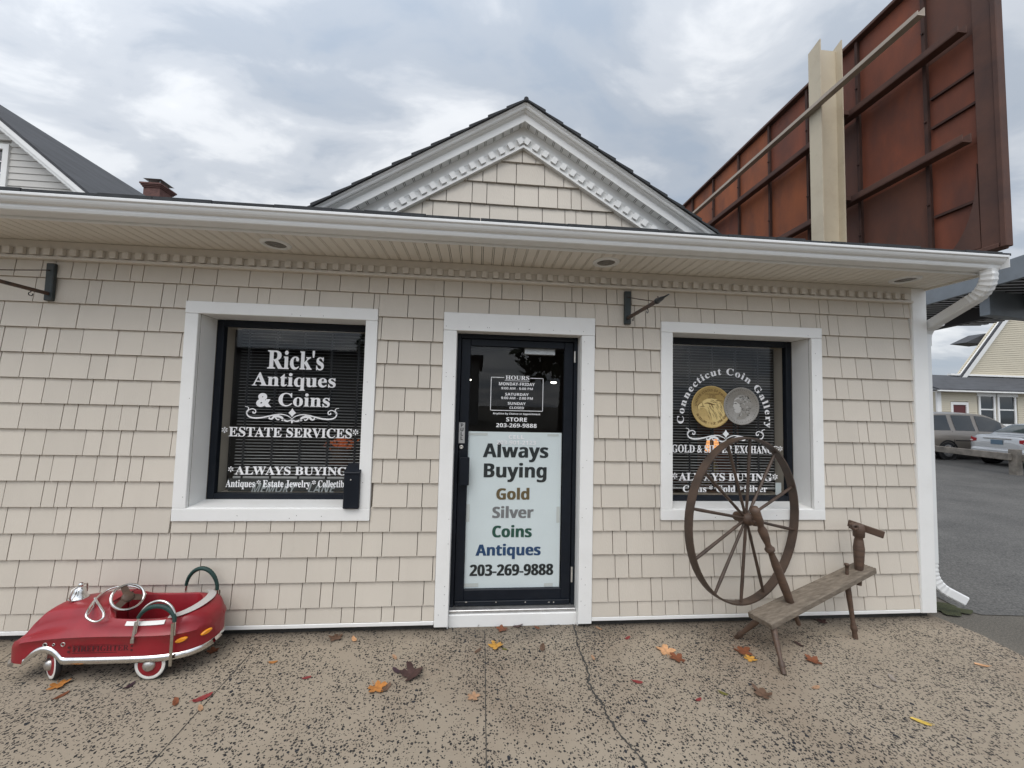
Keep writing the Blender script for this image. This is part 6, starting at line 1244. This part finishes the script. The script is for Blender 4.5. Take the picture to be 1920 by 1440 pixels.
# ------------------------------------------------------------------ cars
def car(name, label, cat, loc, rz, st, paint, wheel_x, wr, wins, rear, front, opt):
    """x forward from the rear bumper; st: stations (x, half width, sill z, shoulder z, top z, half width at the top)"""
    p = tag(empty(name, loc, rz), label, cat); sp = spline(st, 5); rings = []
    def half(s):
        x, w, zl, zs, zt, wt = s; cab = max(0.0, min(1.0, (zt - zs - 0.1) / 0.25)); d = lerp(0.015, 0.07, cab)
        return [(w * 0.90, zl), (w * 0.985, zl + 0.07), (w, lerp(zl, zs, 0.55)), (w * 0.985, zs - 0.06), (w * 0.94, zs), (lerp(w * 0.92, wt, 0.5), lerp(zs, zt - d, 0.5)), (wt, zt - d), (wt * 0.86, zt - d * 0.3), (wt * 0.45, zt), (0, zt + 0.008)]
    for s in sp: h = half(s); rings.append([(s[0], -a, z) for a, z in h] + [(s[0], a, z) for a, z in reversed(h[:-1])])
    b = MB(); b.loft(rings, True, True, True); body = b.build('body', paint, p); es = body.modifiers.new('edge', 'EDGE_SPLIT'); es.split_angle = rad(38)
    for x0, x1 in wins:                                   # side windows
        for sg in (-1, 1):
            q = [s for s in sp if x0 <= s[0] <= x1]; m = MB(); A = []
            for s in q: h = half(s); A.append([(s[0], sg * (lerp(h[4][0], h[5][0], t) + 0.007), lerp(h[4][1], h[5][1], t)) if t <= 1 else (s[0], sg * (lerp(h[5][0], h[6][0], t - 1) + 0.007), lerp(h[5][1], h[6][1], t - 1)) for t in (0.12, 1.0, 1.86)])
            m.loft(A, False, False, True); m.build('side_window', 'car_glass', p)
    for nm, (x0, x1), sgn in (('rear_window', rear, -1), ('windscreen', front, 1)):
        q = [s for s in sp if x0 <= s[0] <= x1]; m = MB(); A = []
        for s in q:
            h = half(s); pts = [(h[6][0] * 0.93, h[6][1]), (h[7][0] * 0.95, h[7][1]), h[8], h[9]]; A.append([(s[0] + sgn * 0.008, -a, z + 0.010) for a, z in pts] + [(s[0] + sgn * 0.008, a, z + 0.010) for a, z in reversed(pts[:-1])])
        m.loft(A, False, False, True); m.build(nm, opt.get('screen', 'car_glass_pale'), p)
    W_ = max(s[1] for s in st)
    for x in wheel_x:
        for sg in (-1, 1):
            w = MB(); c = Vector((x, sg * (W_ - 0.115), wr)); o = c + Vector((0, sg, 0))
            w.lathe([(-0.10, wr * 0.7), (-0.10, wr * 0.95), (-0.05, wr), (0.09, wr), (0.115, wr * 0.94), (0.118, wr * 0.66)], c, o, 28, False); wo = w.build('wheel', 'tyre_black', p)
            q = MB(); q.lathe([(0.10, wr * 0.67), (0.117, wr * 0.63), (0.09, wr * 0.5), (0.08, 0.0)], c, o, 24, False)
            for k in range(5): a = k * 2 * math.pi / 5; e = Vector((math.cos(a), 0, math.sin(a))); q.bar(c + Vector((0, sg * 0.112, 0)) + e * 0.04, c + Vector((0, sg * 0.114, 0)) + e * wr * 0.62, 0.02, 0.07, (0, 1, 0))
            q.build('rim', 'aluminium', wo)
            h = MB(); h.lathe([(0.10, wr * 0.98), (0.119, wr * 1.0), (0.1195, wr * 1.17), (0.10, wr * 1.19)], c, o, 28, False); h.build('wheel_arch', 'seam', p)
    surf = lambda x: half(min(sp, key=lambda s: abs(s[0] - x)))
    if 'light' in opt:
        z0, z1, y0 = opt['light']
        for sg in (-1, 1):
            rr = []; m = MB(); ys = [lerp(y0, W_ * 0.955, k / 6) for k in range(7)]
            for k, y in enumerate(ys):
                t = k / 6; za, zb_ = lerp(z0 + 0.06, z0, t), lerp(z1 - 0.02, z1 + 0.03, t)
                def xat(z): 
                    for s in sp:
                        h = half(s)[:7]
                        for (a1, b1), (a2, b2) in zip(h, h[1:]):
                            if min(b1, b2) <= z <= max(b1, b2) + 1e-6 and lerp(a1, a2, (z - b1) / (b2 - b1) if abs(b2 - b1) > 1e-6 else 0) >= y: return s[0]
                    return sp[-1][0] * 0.1
                xa = min(xat(lerp(za, zb_, 0.5)), 0.45) - 0.02
                rr.append([(xa, sg * y, za), (xa, sg * y, zb_), (xa + 0.12, sg * (y - 0.03), zb_), (xa + 0.12, sg * (y - 0.03), za)])
            m.loft(rr, True, True, False); lo = m.build('taillight', 'taillight', p)
            q = rr[3][0]; MB().sphere((q[0] + 0.01, q[1], z0 + 0.075), 0.045, 8, (0.5, 1.4, 0.7)).build('lens', 'lens_white', lo)
        pz = opt['plate']; xr = min(s[0] for s in sp if s[3] > pz) 
        MB().box(xr - 0.03, xr - 0.02, -0.155, 0.155, pz - 0.075, pz + 0.075).build('licence_plate', 'plate_blue', p)
        MB().box(xr - 0.035, xr + 0.1, -0.36, 0.36, pz + 0.10, pz + 0.13).build('boot_trim', 'chrome_dull', p, bevel=0.008)
        MB().box(xr - 0.075, xr + 0.25, -W_ * 0.84, W_ * 0.84, 0.36, 0.60).build('bumper', paint, p, bevel=0.07, seg=3)
    for sg in (-1, 1):
        for x in opt.get('seams', ()):
            h = surf(x); m = MB(); m.bar((x, sg * (h[2][0] + 0.002), 0.36), (x, sg * (h[2][0] + 0.002), h[2][1]), 0.012, 0.01, (1, 0, 0)); m.bar((x, sg * (h[2][0] + 0.002), h[2][1]), (x, sg * (h[4][0] + 0.006), h[4][1]), 0.012, 0.01, (1, 0, 0)); m.build('door_seam', 'seam', p)
        if 'strip' in opt: h = surf(1.5); MB().box(0.3, st[-1][0] - 0.5, sg * h[2][0] - 0.01, sg * h[2][0] + 0.012, opt['strip'], opt['strip'] + 0.035).build('side_moulding', 'seam', p)
    return p
van_st = [(-1.02, 0.72, 0.46, 0.90, 0.98, 0.5), (-0.99, 0.86, 0.38, 1.00, 1.30, 0.62), (-0.90, 0.92, 0.32, 1.04, 1.60, 0.68), (-0.70, 0.95, 0.28, 1.05, 1.72, 0.71), (0.2, 0.96, 0.26, 1.05, 1.77, 0.73), (1.2, 0.96, 0.26, 1.04, 1.77, 0.73), (1.9, 0.96, 0.26, 1.03, 1.71, 0.74), (2.4, 0.96, 0.26, 1.02, 1.50, 0.77), (3.0, 0.95, 0.26, 1.00, 1.12, 0.80), (3.4, 0.92, 0.27, 0.94, 1.01, 0.74), (3.75, 0.82, 0.30, 0.80, 0.86, 0.6), (3.92, 0.60, 0.38, 0.62, 0.65, 0.4)]
car('minivan', 'tan minivan parked beyond the timber rail, left of the silver sedan', 'minivan', (17.5, 10.98, 0), rad(-1), van_st, 'van_tan', (0.0, 2.95), 0.34, [(-0.75, 0.24), (0.27, 1.28), (1.31, 2.40)], (-0.99, -0.88), (1.95, 2.90), {'seams': (0.25, 1.29, 2.45), 'strip': 0.70, 'screen': 'car_glass_pale'})
sed_st = [(0.0, 0.60, 0.42, 0.74, 0.80, 0.42), (0.03, 0.72, 0.33, 0.90, 0.98, 0.54), (0.12, 0.80, 0.28, 0.95, 1.03, 0.60), (0.30, 0.84, 0.25, 0.965, 1.045, 0.62), (0.58, 0.85, 0.24, 0.97, 1.06, 0.62), (0.85, 0.85, 0.24, 0.97, 1.23, 0.58), (1.20, 0.85, 0.24, 0.97, 1.40, 0.56), (1.65, 0.85, 0.24, 0.96, 1.45, 0.57), (2.10, 0.85, 0.24, 0.95, 1.42, 0.57), (2.50, 0.85, 0.24, 0.95, 1.27, 0.60), (2.95, 0.84, 0.24, 0.94, 1.02, 0.66), (3.5, 0.82, 0.24, 0.90, 0.96, 0.64), (3.95, 0.76, 0.26, 0.78, 0.84, 0.55), (4.15, 0.60, 0.34, 0.62, 0.65, 0.4)]
car('sedan', 'silver sedan seen from behind with red taillights across the parking lot', 'car', (17.30, 8.55, 0), rad(-3), sed_st, 'sedan_silver', (0.85, 3.30), 0.31, [(1.02, 1.62), (1.72, 2.45)], (0.64, 1.14), (2.15, 2.88), {'seams': (1.0, 1.67, 2.6), 'light': (0.74, 0.92, 0.56), 'plate': 0.80})

def guard_rail():
    P = atz(1905, 890); p = tag(empty('guard_rail', (P.x, P.y, 0)), 'weathered timber guard rail on short posts in front of the parked cars', 'guard rail'); Mi = Matrix.Translation(-Vector(p.location))
    def post(x, y): MB().box(x - 0.10, x + 0.10, y - 0.09, y + 0.09, -0.02, 0.72).xf(Mi).build('post', 'timber_grey', p, bevel=0.012)
    post(P.x, P.y); far = Vector((15.95, 9.75, 0)); post(far.x, far.y); near = Vector((P.x - 0.2, P.y - 3.0, 0)); post(near.x, near.y)
    MB().bar((far.x - 0.11, far.y, 0.50), (P.x - 0.16, P.y + 0.0, 0.50), 0.10, 0.20).xf(Mi).build('rail', 'timber_grey', p, bevel=0.012)
    MB().bar((P.x + 0.13, P.y + 0.0, 0.48), (near.x + 0.13, near.y, 0.48), 0.10, 0.20).xf(Mi).build('rail', 'timber_grey', p, bevel=0.012)
    MB().bar((far.x - 0.11, far.y + 3.0, 0.50), (far.x - 0.11, far.y + 0.02, 0.50), 0.10, 0.20).xf(Mi).build('rail', 'timber_grey', p, bevel=0.012)
guard_rail()

# ------------------------------------------------------------------ what the panes reflect: the other side of the lot, behind the camera
def reflected_side():
    p = tag(empty('store_row', (-8, -34, 0)), 'pale flat-roofed building reflected in the left of the door glass', 'building')
    MB().box(-26, 8, -4, 6, 0, 5.2).build('wall', 'strip_wall', p); MB().box(-26.3, 8.3, -4.3, 6.3, 5.2, 5.6).build('roof', 'canopy_dark', p)
    for i, (x, y, h, r) in enumerate(((5.5, -22, 9.5, 3.3), (13, -30, 11, 4.0), (-9, -40, 12, 4.6))):
        t = tag(empty('tree', (x, y, 0)), ['dark bushy tree reflected in the door glass', 'tall tree reflected at the right of the door glass', 'dark tree behind the pale building facing the shop', 'tall tree behind the camera far to the right', 'bushy tree behind the camera far to the left'][i], 'tree', 'trees across the lot')
        MB().tube([(0, 0, 0), (0.1, 0, h * 0.4), (0, 0.1, h * 0.8)], [0.28, 0.2, 0.06], 8).build('trunk', 'bark', t)
        c = MB(); rnd = random.Random(i)
        for _ in range(1500):
            a, e, q = rnd.uniform(0, 6.28), rnd.uniform(-0.9, 1.2), rnd.random() ** 0.4; P = Vector((math.cos(a) * math.cos(e) * r * q, math.sin(a) * math.cos(e) * r * q, h * 0.62 + math.sin(e) * h * 0.36 * q)); s = rnd.uniform(0.25, 0.55)
            d = Vector((rnd.uniform(-1, 1), rnd.uniform(-1, 1), rnd.uniform(-1, 1))).normalized(); f = d.cross(Vector((0.3, 0.5, 1))).normalized(); c._add([P - d * s, P + f * s * 0.6, P + d * s, P - f * s * 0.6], [(0, 1, 2, 3)])
        c.build('crown', 'foliage', t, fix=False)
reflected_side()
